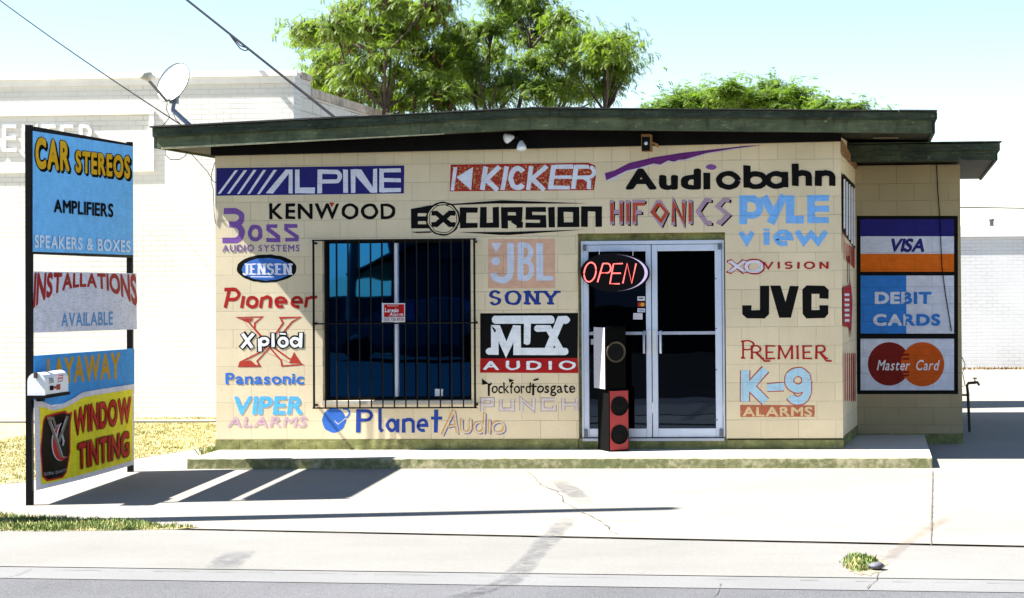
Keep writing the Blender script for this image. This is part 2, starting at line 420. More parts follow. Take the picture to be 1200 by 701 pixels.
def inside(p, P):
    r = False; j = len(P)-1
    for i in range(len(P)):
        if (P[i][1] > p[1]) != (P[j][1] > p[1]) and p[0] < (P[j][0]-P[i][0])*(p[1]-P[i][1])/(P[j][1]-P[i][1])+P[i][0]: r = not r
        j = i
    return r
def blades(mb, x, y, h, z0, n=3, spread=.03, w_=.006):
    for _ in range(n):
        a = random.uniform(0, 6.283); bx = x+random.uniform(-spread, spread); by = y+random.uniform(-spread, spread)
        hh = h*random.uniform(.5, 1.2); dx, dy = math.cos(a), math.sin(a); ln = random.uniform(.1, .9)*hh
        mb.v += [(bx-dy*w_, by+dx*w_, z0), (bx+dy*w_, by-dx*w_, z0), (bx+dx*ln*.4+dy*w_*.7, by+dy*ln*.4-dx*w_*.7, z0+hh*.6), (bx+dx*ln, by+dy*ln, z0+hh)]
        k = len(mb.v); mb.f += [(k-4, k-3, k-2), (k-4, k-2, k-1)]; mb.m += [0, 0]
mb = MB(); LP = LX+[(-3.6, LX[-1][1]), (-3.6, YB), (.0, YB), (.0, .3)]
YS = gr(200, 495).y
random.seed(3)
while len(mb.v) < 4*34000:
    x, y = random.uniform(-3.6, .0), random.uniform(-3.2, YB)
    if not inside((x, y), LP) or abs(y-YS) < .16: continue
    blades(mb, x, y, .024, GZ+.004, 4, .06, .005)
tag(mb.build('lawn_grass', M_dry), kind='stuff')
mb = MB()
for i in range(420):                                             # greener fringe along the shop's corner
    t_ = random.random()**1.5; blades(mb, -.02-random.random()*.28*(1-t_*.5), .35+t_*2.4, .09, GZ+.004, 4, .05, .006)
tag(mb.build('fringe_grass', M_green), kind='stuff')
mb = MB(); a, b = Vector((-14, YS, 0)), Vector((.0, YS, 0)); mb.box(-14, -.02, YS-.13, YS+.13, GZ, GZ+.03)
tag(mb.build('mowing_kerb', M_walk), kind='structure')
mb = MB()
vp_ = [gr(x, y) for x, y in ((-60, 604), (0, 605), (30, 607), (90, 610), (150, 612), (190, 616), (235, 618), (205, 621), (150, 622), (60, 623), (-60, 622))]
VP = [(p.x, p.y) for p in vp_]; xs = [p[0] for p in VP]; ys = [p[1] for p in VP]
while len(mb.v) < 4*9500:
    x, y = random.uniform(min(xs), max(xs)), random.uniform(min(ys), max(ys))
    if not inside((x, y), VP): continue
    q = min(1, min((y-min(ys))/.12, (max(ys)-y)/.2)); 
    if random.random() > .25+.75*max(0, math.sin(x*2.1+1)*.5+.6+.5*math.sin(x*7.3+y*5)): continue
    blades(mb, x, y, random.uniform(.018, .05), GZ+.003, 3, .03, .0045)
tag(mb.build('verge_grass', M_green), kind='stuff')
sheet('verge_soil', VP, GZ+.0052, M_soil)
# distant ground cover hides nothing: the lot to the right runs to a white brick building

# ================================================================== white brick buildings behind
def brick_mat(name, col, axis, mort=(.5, .47, .42), strength=.35, bw=.215, rh=.0725):
    t = NT(name); p = t.n('SeparateXYZ', {0: t.pos()}); v = t.n('CombineXYZ', {0: p.outputs[0 if axis == 'x' else 1], 1: p.outputs[2]}).outputs[0]
    br = t.n('TexBrick', {'Vector': v, 'Color1': (1, 1, 1, 1), 'Color2': (.9, .9, .88, 1), 'Mortar': (*[m/.8 for m in mort], 1), 'Scale': 1.0, 'Mortar Size': .006, 'Mortar Smooth': .2, 'Brick Width': bw, 'Row Height': rh, 'Bias': -.3})
    patch = t.ramp(t.noise(1.2, 4, .6), [(.4, strength*.25), (.65, strength)])
    cc = t.mix(patch, (1, 1, 1, 1), br.outputs['Color']); cc = t.mix(1, c4(col), cc, 'MULTIPLY')
    cc = t.mix(1, cc, t.ramp(t.noise(.7, 5), [(.3, .93), (.7, 1.03)]), 'MULTIPLY')
    hgt = t.math('SUBTRACT', t.math('MULTIPLY', t.noise(60, 3), .25), br.outputs['Fac'])
    return t.out(cc, .8, t.bump(hgt, .5, .008))
M_wb = brick_mat('white_painted_brick', (.665, .66, .645), 'x', mort=(.46, .44, .41), strength=.8)
M_wbs = brick_mat('white_painted_block', (.62, .60, .57), 'y', (.12, .1, .09), 1.0, .4, .2)
M_wtrim = simple('white_painted_trim', (.78, .765, .73), .75, .08, 4)
M_coping = simple('dirty_coping', (.42, .36, .31), .85, .5, 5)
X1 = at(345, 300, YB).x; ZT = at(200, 85.5, YB).z
bl = thing('brick_building', (X1-3, YB, GZ), 'big white painted brick building behind the tall pole sign with raised letters near its top', 'building')
mb = MB(); mb.box(-26, X1, YB, YB+.3, GZ, ZT); mb.build('front_wall', M_wb, bl)
mb = MB(); zs = at(365, 110, YB+.8).z
mb.box(X1-.3, X1-.003, YB+.303, YB+.8, GZ, ZT-.072); mb.box(X1-.3, X1-.003, YB+.8, YB+16, GZ, zs-.052); mb.build('side_wall', M_wbs, bl)
mb = MB(); mb.box(X1-.33, X1+.02, YB+.303, YB+.78, ZT-.07, ZT+.02); mb.box(X1-.33, X1+.02, YB+.81, YB+16, zs-.05, zs+.08); mb.build('side_coping', M_coping, bl)
mb = MB(); mb.box(-26, X1-.3, YB+.3, YB+16, zs-.45, zs-.35); mb.build('roof', M_coping, bl)
z1 = at(100, 93, YB).z; mb = MB(); mb.box(-26, X1+.06, YB-.04, YB-.003, z1, z1+.085); mb.box(-26, X1+.02, YB-.022, YB-.003, z1-.1, z1-.003); mb.build('cornice', M_wtrim, bl)
xr = at(181, 160, YB).x; zt, zb = at(100, 135, YB).z, at(100, 197, YB).z
mb = MB()
mb.box(-26, xr, YB-.03, YB-.003, zt, zt+.06); mb.box(xr-.07, xr, YB-.025, YB-.003, zb, zt-.002); mb.box(-26, xr, YB-.025, YB-.003, zb-.06, zb-.002)
mb.build('sign_border', M_wtrim, bl)
m = Mural(lambda x, y, d: at(x, y, YB))
mb = MB()
for ch, xa, xb in (('C', -22, -2), ('E', 3, 19), ('N', 26, 44), ('T', 48, 65), ('E', 71, 86), ('R', 93, 112)):
    for pts, fs in text_shapes(ch, (xa, 146, xb, 178), 0):
        P = [at(x, y, YB-.02) for x, y in pts]; mb.mesh(P, fs)
        ed = {}
        for f in fs:
            for i in range(len(f)):
                e = (f[i], f[(i+1) % len(f)]); ed[tuple(sorted(e))] = ed.get(tuple(sorted(e)), 0)+1
        for (i, j), c in ed.items():
            if c == 1: mb.face([P[i], P[j], P[j]+Vector((0, .017, 0)), P[i]+Vector((0, .017, 0))])
mb.build('raised_lettering', M_wtrim, bl)
# right-hand far building
YR = gr(1160, 432).y; zt = at(1160, 265, YR).z
br_ = thing('brick_building', (14, YR, GZ), 'low white brick building far behind the faucet, across the parking lot', 'building')
xa = 8.0
mb = MB(); mb.box(xa, 40, YR, YR+8, GZ, at(1160, 278, YR).z); mb.build('wall', M_wb, br_)
mb = MB(); mb.box(xa-.1, 40, YR-.05, YR+8, at(1160, 277.6, YR).z, zt); mb.build('parapet', M_wtrim, br_)
mb = MB(); vpx = at(1162, 265, YR+.6); mb.lathe((vpx.x, vpx.y, zt), (0, 0, 1), [(0, .045), (.12, .045), (.12, .055), (.16, .055), (.16, 0)], n=14); mb.build('vent_pipe', simple('dark_pipe', (.03, .03, .035)), br_)
mb = MB()
for i in range(900):
    x = random.uniform(xa, 14); blades(mb, x, YR-.1-random.random()*.25, .05, GZ, 2, .05, .012)
t = NT('dead_weeds'); M_weed = t.out(t.ramp(t.noise(4, 3), [(.35, (.12, .08, .035)), (.65, (.3, .21, .1))]), .9)
tag(mb.build('dead_weeds', M_weed), kind='stuff')
# ================================================================== THE SHOP
M_wall = wall_mat('painted_block', axis='x', shift=-.2)
M_side = wall_mat('painted_block_side', axis='y')
M_wing = wall_mat('shaded_block_wing', col=(.34, .275, .15), axis='x', mort=.3, shift=-.1)  # cream wall paint darkened to put the wing's shade into its colour
def weathered(name, col, col2, stretch=(1.6, 1.6, 12), rough=.7, amt=(.42, .68)):
    t = NT(name); n = t.noise(2.2, 6, .7, stretch=stretch); n2 = t.noise(3.1, 5, .65)
    cc = t.mix(t.ramp(n, [(amt[0], 0), (amt[1], 1)]), c4(col), c4(col2))
    cc = t.mix(1, cc, t.ramp(n2, [(.3, .45), (.7, 1.5)]), 'MULTIPLY')
    pe_ = t.ramp(t.noise(11, 6, .75, stretch=(1, 1, 2.2)), [(.60, 0), (.68, .75)]); cc = t.mix(pe_, cc, c4(tuple(min(.4, x*2.6+.02) for x in col2)))
    dk = t.ramp(t.noise(7, 5, .7, stretch=(3, 3, .6)), [(.56, 0), (.7, .7)]); cc = t.mix(dk, cc, c4(tuple(x*.35 for x in col)))
    t.b.inputs['Specular IOR Level'].default_value = .2
    return t.out(cc, rough, t.bump(n, .6, .012))
M_fasc = weathered('weathered_green_paint', (.022, .034, .022), (.055, .066, .038))
M_fasc2 = weathered('lighter_green_paint', (.075, .092, .048), (.12, .135, .072))
M_soff = weathered('olive_soffit_paint', (.016, .017, .008), (.026, .026, .011))
M_black = simple('black_paint', (.004, .004, .004), .7, .3, spec=.1)
M_shing = simple('roofing_edge', (.03, .03, .028), .9, .4, 20)
M_olive = weathered('olive_base_paint', (.15, .16, .055), (.26, .25, .10), stretch=(2.5, 2.5, 5))
t = NT('mossy_step_face'); n = t.noise(14, 6, .75); n2 = t.noise(1.7, 4, .6)
cc = t.mix(t.ramp(t.math('ADD', n, t.math('MULTIPLY', n2, .6)), [(.76, 0), (.98, 1)]), c4((.15, .16, .06)), c4((.40, .36, .22)))
M_step = t.out(cc, .9, t.bump(n, .6, .015))
M_slab = concrete('step_concrete', (.42, .39, .33), .35)
M_alu = simple('brushed_aluminium', (.56, .62, .74), .38, .05, 9, metallic=.15, spec=.6)
M_alud = simple('dull_aluminium', (.36, .4, .48), .4, .08, 9, metallic=.3)
def glass_mat(name, col, rough=.015):
    t = NT(name)
    nz = t.n('Bump', {'Height': t.noise(.9, 2), 'Strength': .04, 'Distance': .05}).outputs[0]
    return t.out(col, rough, nz, Metallic=1.0)
M_glass = glass_mat('blue_mirror_glass', (.009, .09, .29)); M_dglass = glass_mat('dark_tinted_glass', (.025, .034, .05))
WX = 6.985; HZ = -.115; YF = -.5
shop = thing('shop_building', (3.5, 0, GZ), 'cream block shop covered in painted lettering under a dark green low roof', 'shop')
wz = dict(x0=at(378, 370, 0).x, x1=at(552, 370, 0).x, z0=at(460, 469.5, 0).z, z1=at(460, 281, 0).z)
dz = dict(x0=at(677.5, 400, 0).x, x1=at(850.5, 400, 0).x, z1=at(764, 273, 0).z)
# front wall with its two openings
mb = MB(); TH = .2; ZW = 3.3; ZB = .0
def cell(x0, x1, z0, z1): mb.box(x0, x1, 0, TH, z0, z1)
xs = [0, wz['x0'], wz['x1'], dz['x0'], dz['x1'], WX]
cell(0, xs[1], ZB, ZW); cell(xs[2], xs[3], ZB, ZW); cell(xs[4], WX, ZB, ZW)
cell(xs[1], xs[2], ZB, wz['z0']); cell(xs[1], xs[2], wz['z1'], ZW); cell(xs[3], xs[4], dz['z1'], ZW)
fw = mb.build('front_wall', M_wall, shop)
SX, SY = 7.13, 1.6                                               # foot of the slanting side wall at the wing
mb = MB(); mb.hexa([(WX-.2, TH+.001, ZB), (WX-.0005, TH+.001, ZB), (SX, SY, ZB), (SX-.2, SY, ZB), (WX-.2, TH+.001, ZW), (WX-.0005, TH+.001, ZW), (SX, SY, ZW), (SX-.2, SY, ZW)])
WRX = at(1126.5, 350, SY).x
sidew = mb.build('side_wall', M_side, shop)
mb = MB(); mb.box(0, TH, TH+.001, 5.4, ZB, 3.25); mb.box(TH+.001, WRX-.25, 5.2, 5.4, ZB, 3.0); mb.build('rear_wall', M_side, shop)
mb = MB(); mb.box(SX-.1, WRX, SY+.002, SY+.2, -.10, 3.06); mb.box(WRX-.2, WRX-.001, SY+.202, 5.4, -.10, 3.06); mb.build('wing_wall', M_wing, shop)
# olive painted plinth, 3 mm proud
mb = MB()
def plinth(x0, x1, y0, y1, z1): mb.box(x0, x1, y0, y1, GZ-.05, z1)
plinth(-.004, dz['x0']-.01, -.006, TH, at(450, 515, 0).z); plinth(dz['x1']+.01, WX+.004, -.006, TH, at(920, 515.5, 0).z)
mb.hexa([(WX-.1, TH+.001, GZ), (WX+.005, TH+.001, GZ), (SX+.006, SY-.001, GZ), (SX-.1, SY-.001, GZ), (WX-.1, TH+.001, .0), (WX+.005, TH+.001, .0), (SX+.006, SY-.001, -.0), (SX-.1, SY-.001, -.0)])
mb.box(SX-.1, WRX+.006, SY-.004, SY+.2, GZ, -.1); mb.box(WRX-.1, WRX+.006, SY+.201, 5.4, GZ, -.1)
mb.box(-.005, TH-.01, TH+.002, 5.4, GZ, .02)
mb.box(dz['x0']-.01, dz['x1']+.01, .02, TH, GZ, at(764, 513.5, .02).z)
mb.build('plinth', M_olive, shop)
# roof: two low slopes, fascia in two boards, soffit, black frieze
Pb = [at(186, 173.8, YF), at(622, 151.5, YF), at(1092, 156, YF)]; Pm = [at(186.5, 160.5, YF), at(622, 136.5, YF), at(1094, 140, YF)]; Pt = [at(184, 150, YF), at(622, 127.5, YF), at(1096, 131, YF)]
XL, XK, XR_ = Pb[0].x-.02, Pb[1].x, Pb[2].x
zb = [p.z for p in Pb]; zm = [p.z for p in Pm]; zt_ = [p.z for p in Pt]; XS = [XL, XK, XR_]
roof = MB()
for i in (0, 1):
    a, b = XS[i], XS[i+1]
    roof.hexa([(a, YF+.035, zb[i]+.02), (b, YF+.035, zb[i+1]+.02), (b, 5.6, zb[i+1]+.02), (a, 5.6, zb[i]+.02), (a, YF+.035, zt_[i]), (b, YF+.035, zt_[i+1]), (b, 5.6, zt_[i+1]), (a, 5.6, zt_[i])], M_soff)
rf = roof.build('roof', M_soff, shop)
fb = MB()
for i in (0, 1):
    a, b = XS[i], XS[i+1]
    fb.hexa([(a, YF, zb[i]), (b, YF, zb[i+1]), (b, YF+.034, zb[i+1]), (a, YF+.034, zb[i]), (a, YF, zm[i]+.01), (b, YF, zm[i+1]+.01), (b, YF+.034, zm[i+1]+.01), (a, YF+.034, zm[i]+.01)], M_fasc2)
    e = -.03 if i == 0 else 0; e2 = .035 if i == 1 else 0
    fb.hexa([(a+e, YF-.05, zm[i]), (b+e2, YF-.05, zm[i+1]), (b+e2, YF-.001, zm[i+1]-.012), (a+e, YF-.001, zm[i]-.012), (a+e, YF-.055, zt_[i]-.008), (b+e2, YF-.055, zt_[i+1]-.008), (b+e2, YF+.03, zt_[i+1]-.004), (a+e, YF+.03, zt_[i]-.004)], M_fasc)
for x, i, s in ((XL, 0, -1), (XR_, 2, 1)):                        # returns along the two sides
    x0, x1 = sorted((x+s*.001, x+s*.035)); fb.box(x0, x1, YF+.001, 5.6, zb[i], zm[i]+.01, M_fasc); x0, x1 = sorted((x+s*.002, x+s*.06)); fb.box(x0, x1, YF+.032, 5.6, zm[i]+.012, zt_[i]-.006, M_fasc)
fa = fb.build('fascia', M_fasc, rf)
mb = MB(); a, b = XL+.05, at(520, 157, YF).x; zz_ = lambda q: zb[0]+(zb[1]-zb[0])*(q-XL)/(XK-XL)
mb.hexa([(a, YF-.006, zz_(a)-.012), (b, YF-.006, zz_(b)-.006), (b, YF+.03, zz_(b)-.006), (a, YF+.03, zz_(a)-.012), (a, YF-.006, zz_(a)+.008), (b, YF-.006, zz_(b)+.003), (b, YF-.001, zz_(b)+.003), (a, YF-.001, zz_(a)+.008)]); mb.build('drip_edge', simple('chipped_cream_edge', (.42, .4, .24), .8, .4, 10), rf)
sh = MB(); random.seed(5); x = XL-.05
while x < XR_+.05:
    x2 = min(x+random.uniform(.5, 1.0), XR_+.06); zz = lambda q: zt_[0]+(zt_[1]-zt_[0])*(q-XL)/(XK-XL) if q < XK else zt_[1]+(zt_[2]-zt_[1])*(q-XK)/(XR_-XK)
    if x < XK < x2: x2 = XK
    o_ = random.uniform(0, .012); h_ = random.uniform(.008, .018)
    sh.hexa([(x, YF-.075-o_, zz(x)), (x2-.004, YF-.075-o_, zz(x2)), (x2-.004, 5.6, zz(x2)), (x, 5.6, zz(x)), (x, YF-.075-o_, zz(x)+h_), (x2-.004, YF-.075-o_, zz(x2)+h_), (x2-.004, 5.6, zz(x2)+h_), (x, 5.6, zz(x)+h_)]); x = x2
sh.build('roofing', M_shing, rf)
mb = MB(); b0, b1 = at(247, 182.4, -.1), at(985, 165.3, -.1)
zs_ = lambda q: (zb[0]+(zb[1]-zb[0])*(q-XL)/(XK-XL) if q < XK else zb[1]+(zb[2]-zb[1])*(q-XK)/(XR_-XK))+.018
bz = lambda q: b0.z+(b1.z-b0.z)*(q-b0.x)/(b1.x-b0.x)
for a, b in ((b0.x, XK), (XK, WX+.01)):
    mb.hexa([(a, -.1, bz(a)), (b, -.1, bz(b)), (b, -.002, bz(b)), (a, -.002, bz(a)), (a, -.1, zs_(a)), (b, -.1, zs_(b)), (b, -.002, zs_(b)), (a, -.002, zs_(a))])
mb.build('frieze_beam', M_black, shop)
M_trim = simple('rusty_trim', (.22, .11, .04), .8, .4, 14)
mb = MB(); mb.hexa([(WX+.002, -.003, 3.12), (WX+.025, -.003, 3.12), (SX+.03, SY-.003, 3.02), (SX+.005, SY-.003, 3.02), (WX+.002, -.003, 3.25), (WX+.025, -.003, 3.25), (SX+.03, SY-.003, 3.07), (SX+.005, SY-.003, 3.07)])
mb.build('side_trim', M_trim, shop)
mb = MB(); p_ = at(1036, 163, .25); mb.box(p_.x-.12, p_.x+.16, .2, .34, zb[2]+.006, zb[2]+.017); mb.build('soffit_vent', simple('vent_rust', (.1, .08, .04)), rf)
# wing roof
WY = SY-.75
wt, wb = at(1120, 167.5, WY).z, at(1120, 188, WY).z; wx1 = at(1166, 180, WY).x; wxb = wx1+.12
mb = MB(); mb.hexa([(SX-.2, WY+.036, wb+.02), (wx1, WY+.036, wb+.02), (wxb, 5.7, wb+.02), (SX-.2, 5.7, wb+.02), (SX-.2, WY+.036, wt), (wx1, WY+.036, wt), (wxb, 5.7, wt), (SX-.2, 5.7, wt)])
wr = mb.build('wing_roof', M_soff, shop)
mb = MB(); wm = wb+(wt-wb)*.55
mb.box(SX-.2, wx1+.01, WY, WY+.034, wb, wm); mb.box(SX-.2, wx1+.05, WY-.045, WY+.02, wm+.001, wt-.012); mb.box(SX-.2, wx1+.075, WY-.065, WY+.5, wt+.001, wt+.012)
for q0, q1, o0, o1 in ((wb, wm, .002, .032), (wm+.001, wt-.012, .003, .06)):
    mb.hexa([(wx1+o0, WY+.035, q0), (wx1+o1, WY+.035, q0), (wxb+o1, 5.7, q0), (wxb+o0, 5.7, q0), (wx1+o0, WY+.035, q1), (wx1+o1, WY+.035, q1), (wxb+o1, 5.7, q1), (wxb+o0, 5.7, q1)])
mb.build('fascia', M_fasc, wr)
# concrete step
SX0, SX1, SYF = .04, 7.915, -.95
mb = MB(); mb.box(SX0, SX1, SYF+.012, SY, HZ-.02, HZ); mb.box(SX0+.005, SX1-.005, SYF+.02, SY-.01, GZ-.05, HZ-.0205)
so = tag(mb.build('concrete_step', M_slab), 'long low concrete step running along the foot of the painted shop front', 'step')
mb = MB(); random.seed(2); n = 130; lo = []; hi = []
for i in range(n+1):
    x = SX0+(SX1-SX0)*i/n; lo.append((x, SYF-random.uniform(0, .003), GZ-.03)); hi.append((x, SYF+random.uniform(-.001, .003), HZ-random.uniform(.0, .012)))
mb.mesh(lo+hi, [(i, i+1, n+2+i, n+1+i) for i in range(n)]); mb.mesh(hi+[(x, SYF+.05, HZ+.0015) for x, y, z in hi], [(i, i+1, n+2+i, n+1+i) for i in range(n)])
for xa in (0, n): 
    mb.face([lo[xa], hi[xa], (hi[xa][0], SY, HZ), (lo[xa][0], SY, GZ-.03)])
mb.build('step_face', M_step, so)
# window: reveal, frame, panes, mullion
W0, W1, Z0, Z1 = wz['x0'], wz['x1'], wz['z0'], wz['z1']; WYG = .11
wf = MB(); fr = .035
wf.box(W0, W0+fr, .09, .15, Z0, Z1); wf.box(W1-fr, W1, .09, .15, Z0, Z1); wf.box(W0+fr+.001, W1-fr-.001, .09, .15, Z1-fr, Z1); wf.box(W0+fr+.001, W1-fr-.001, .09, .15, Z0, Z0+fr)
win = wf.build('window', M_black, shop)
xm = at(464.5, 370, WYG).x
mb = MB(); mb.box(W0+fr, xm-.03, WYG+.012, WYG+.018, Z0+fr, Z1-fr); mb.build('pane', M_glass, win)
mb = MB(); mb.box(xm+.03, W1-fr, WYG+.012, WYG+.018, Z0+fr, Z1-fr); mb.build('pane', M_glass, win)
mb = MB(); mb.box(xm-.022, xm+.022, .07, .16, Z0+fr+.001, Z1-fr-.001); mb.build('mullion', M_alu, win, bevel=.003)
mb = MB(); mb.box(W0-.005, W1+.005, -.012, .088, Z0-.045, Z0-.002); mb.build('sill', M_slab, win)
mb = MB(); p_ = at(514, 467, .1); mb.box(p_.x-.04, p_.x+.05, .094, .105, Z0+.04, Z0+.12); mb.build('sticker', paint((.7, .7, .7), mort=0), win)
# iron guard standing off the wall
gy = -.09; g0, g1 = at(368, 380, gy).x, at(556.5, 380, gy).x; gt, gm, gb_ = at(460, 281, gy).z, at(460, 379, gy).z, at(460, 478, gy).z
mb = MB()
for z in (gt, gm, gb_): mb.box(g0-.02, g1+.02, gy-.004, gy+.004, z-.008, z+.008)
k = 14
for i in range(k+1):
    x = g0+(g1-g0)*i/k; r_ = .0065 if 0 < i < k else .011
    mb.box(x-r_, x+r_, gy-.0155, gy-.0042, gb_-.0, gt)
for x in (g0, g1):
    for z in (gt-.03, gm, gb_+.03): mb.box(x-.012, x+.012, gy+.0045, .0, z-.012, z+.012)
mb.build('window_guard', simple('black_iron', (.004, .004, .004), .6, .3, spec=.2), shop)
# double door
D0, D1, DZ1 = dz['x0'], dz['x1'], dz['z1']; dy = .07
dzb = at(764, 513, dy).z; dzt = at(764, 282, dy).z
xl, xr2 = at(682, 400, dy).x, at(849.5, 400, dy).x
mb = MB(); jw = .022
mb.box(xl, xl+jw, dy-.03, dy+.08, dzb, dzt); mb.box(xr2-jw, xr2, dy-.03, dy+.08, dzb, dzt)
mb.box(xl+jw+.001, xr2-jw-.001, dy-.03, dy+.08, dzt-.04, dzt)
df = mb.build('door_frame', M_alu, shop, bevel=.003)
mb = MB(); mb.box(D0+.001, D1-.001, dy-.0, dy+.12, dzt+.002, DZ1-.001); mb.box(D0+.001, xl-.001, dy, dy+.12, .0, dzt+.001); mb.box(xr2+.001, D1-.001, dy, dy+.12, .0, dzt+.001)
mb.build('door_buck', M_olive, shop)
mb = MB(); mb.box(xl+.01, xr2-.01, -.0, .14, dzb-.03, dzb-.002); mb.build('threshold', M_alud, shop)
M_hinge = simple('grey_metal', (.10, .11, .13), .5)
def leaf(pxs, hand):
    a, g0_, g1_, b = [at(p, 400, dy).x for p in pxs]; zt2 = dzt-.046; zb2 = dzb+.006
    gz1, gz0 = at(764, 294.5, dy).z, at(764, 502, dy).z
    mb = MB(); y0, y1 = dy-.022, dy+.03
    mb.box(a, g0_, y0, y1, zb2, zt2); mb.box(g1_, b, y0, y1, zb2, zt2); mb.box(g0_+.001, g1_-.001, y0, y1, gz1, zt2); mb.box(g0_+.001, g1_-.001, y0, y1, zb2, gz0)
    d = mb.build('door', M_alu, shop, bevel=.004)
    mb = MB(); mb.box(g0_, g1_, dy+.0, dy+.008, gz0, gz1); mb.build('pane', M_dglass, d)
    mb = MB(); zc = at(764, 390.5, dy).z; mb.box(g0_+.002, g1_-.002, y0+.004, dy-.001, zc-.017, zc+.017); mb.build('push_bar', M_alud, d)
    hz0, hz1 = at(764, 415, dy).z, at(764, 387, dy).z
    hx = (g1_+b)/2+.004 if hand > 0 else (a+g0_)/2-.004; hw = .022
    mb = MB(); mb.box(hx-hw, hx+hw, y0-.006, y0-.001, hz0, hz1); mb.build('handle_plate', simple('pale_steel', (.7, .72, .75), .3, .04, metallic=.3), d)
    hx2 = g1_-.02 if hand > 0 else g0_+.035
    mb = MB(); mb.tube([(hx2, y0-.002, hz1-.015), (hx2, y0-.05, hz1-.015), (hx2, y0-.05, hz0+.015), (hx2, y0-.002, hz0+.015)], .013, n=8); mb.build('handle', M_alud if hand > 0 else M_alu, d)
    mb = MB(); sx = a+.02 if hand > 0 else b-.02
    for z in (.2, .75, 1.2, 1.75): mb.lathe((sx+(.045 if hand > 0 else -.045), y0, z), (0, -1, 0), [(0, .009), (.003, .007), (.004, 0)], n=10)
    mb.build('screws', M_hinge, d)
    for q0, q1 in ((zb2+.01, zb2+.09), (zt2-.06, zt2)):
        mb = MB(); mb.box(sx-.017, sx+.017, y0-.03, y0-.001, q0, q1); mb.build('hinge', M_hinge, d, bevel=.003)
    return d
dl = leaf((684.3, 690.5, 757.5, 763.6), 1); dr = leaf((764.6, 771, 838.5, 846.5), -1)
# stickers on the left leaf
mu = Mural(lambda x, y, d: at(x, y, dy-.001-d))
mu.add(rect(747, 347.5, 756, 352.5), paint((.62, .62, .62), mort=0)); mu.add(rect(748.5, 349, 754, 350.6), paint((.1, .1, .12), mort=0))
mu.add(rect(747, 354, 756, 360), paint((.1, .02, .015), mort=0)); mu.add(disc(750, 357, 2.3), paint((.5, .03, .02), mort=0)); mu.add(disc(753, 357, 2.3), paint((.75, .35, .04), mort=0))
mu.add(rect(747, 361.5, 756, 366), paint((.6, .62, .66), mort=0)); mu.add(text_shapes('VISA', (748.3, 362.6, 754.6, 365), .02), paint((.03, .05, .25), mort=0))
mu.add(rect(742, 367, 753, 374.5), paint((.6, .55, .58), mort=0)); mu.add(rect(693, 388.5, 696, 391.5), paint((.5, .5, .52), mort=0)); mu.add(rect(692.5, 397.5, 696.5, 404), paint((.45, .47, .52), mort=0))
mu.build('sticker', dl)

# unseen low shed added behind the shop to throw the yard's far shadow band
sy0 = 6.75
shd = thing('added_shed', (7.2, sy0, GZ), 'unseen low block shed added behind the shop for its shadow on the yard', 'shed')
mb = MB(); mb.box(5.6, 8.3, sy0, sy0+1.1, GZ, 1.9); mb.build('wall', M_side, shd)
mb = MB(); mb.box(5.4, 8.34, sy0-.02, sy0+1.2, 1.903, 2.0); mb.build('roof', M_shing, shd)
# ================================================================== PAINTED LETTERING ON THE SHOP FRONT
def FW(x, y, d): return at(x+.28*math.sin(y*.61+x*.13)+.14*math.sin(y*1.7+x*.9), y+.24*math.sin(x*.47+y*.21)+.14*math.sin(x*1.9-y*.6), -d)
def mural(): return Mural(FW)
def T(*a, **k): return text_shapes(*a, **k)
DY = (.035, .025, .21)
W_ = (.68, .70, .80); NAVY = (.022, .02, .16); RED = (.36, .018, .015)
# slanted bars and white capitals on a navy band
k = crop(240, 120, 3.504); m = mural()
m.add(poly((253.5, 197.2), (474, 194.2), (473.5, 226.8), (253.5, 229.8)), paint(NAVY, mort=.1))
wp = paint(W_, mort=.12)
for tx, bx in ((130, 52), (167, 92), (207, 133), (247, 174), (290, 214)): m.add(k(poly((bx, 376), (bx+11, 376), (tx+6, 278), (tx-7, 278))), wp)
m.add([k(poly((250, 374), (280, 374), (352, 284), (362, 276), (332, 276))), k(rect(344, 276, 360, 374)), k(rect(370, 276, 389, 374)), k(rect(389, 350, 452, 374))], wp)
m.add([k(rect(463, 276, 482, 374)), k(stroke([(482, 285)]+[(540, 285)]+arc(540, 305, 14, 20, -90, 90, 8)+[(482, 325)], 18)), k(rect(568, 276, 588, 372))], wp)
m.add([k(rect(600, 275, 619, 372)), k(rect(690, 273, 707, 371)), k(poly((619, 275), (642, 275), (690, 350), (690, 371), (680, 371), (619, 300))), k(rect(716, 272, 735, 370))]+[k(rect(735, y, 805, y+17)) for y in (271, 311, 352)], wp)
m.build('painted_lettering', shop)
m = mural(); m.add(T('KENWOOD', (315.5, 238.5, 463.5, 257), .028, .1), paint(BLK)); m.add(k(poly((510, 412), (532, 412), (521, 430))), paint((.45, .03, .02))); m.build('painted_lettering', shop)
# faded violet
PUR = paint((.19, .085, .33), .12); m = mural()
m.add([k(stroke([(78, 447), (120, 447)]+arc(122, 474, 30, 27, -90, 90, 12)+[(100, 501)], 22, 24)), k(stroke([(100, 503), (122, 503)]+arc(122, 535, 30, 32, -90, 90, 12)+[(72, 567)], 26, 22)),
       k(stroke(arc(207, 537, 22, 27, 0, 360, 24), 17)), k(stroke([(298, 508), (262, 508), (262, 522), (302, 552), (302, 566), (252, 566)], 17, 16)), k(stroke([(380, 508), (334, 508), (334, 522), (378, 552), (378, 564), (330, 564)], 17, 16))], PUR)
m.add(T('AUDIO SYSTEMS', (260.3, 287, 351, 295), .018, .16), PUR)
m.build('painted_lettering', shop)
m = mural(); m.add(disc(312.5, 314.8, 35.2, 16.5, 40), paint(BLK)); m.add(disc(312.5, 315.6, 29, 13.2, 36), paint((.05, .16, .5)))
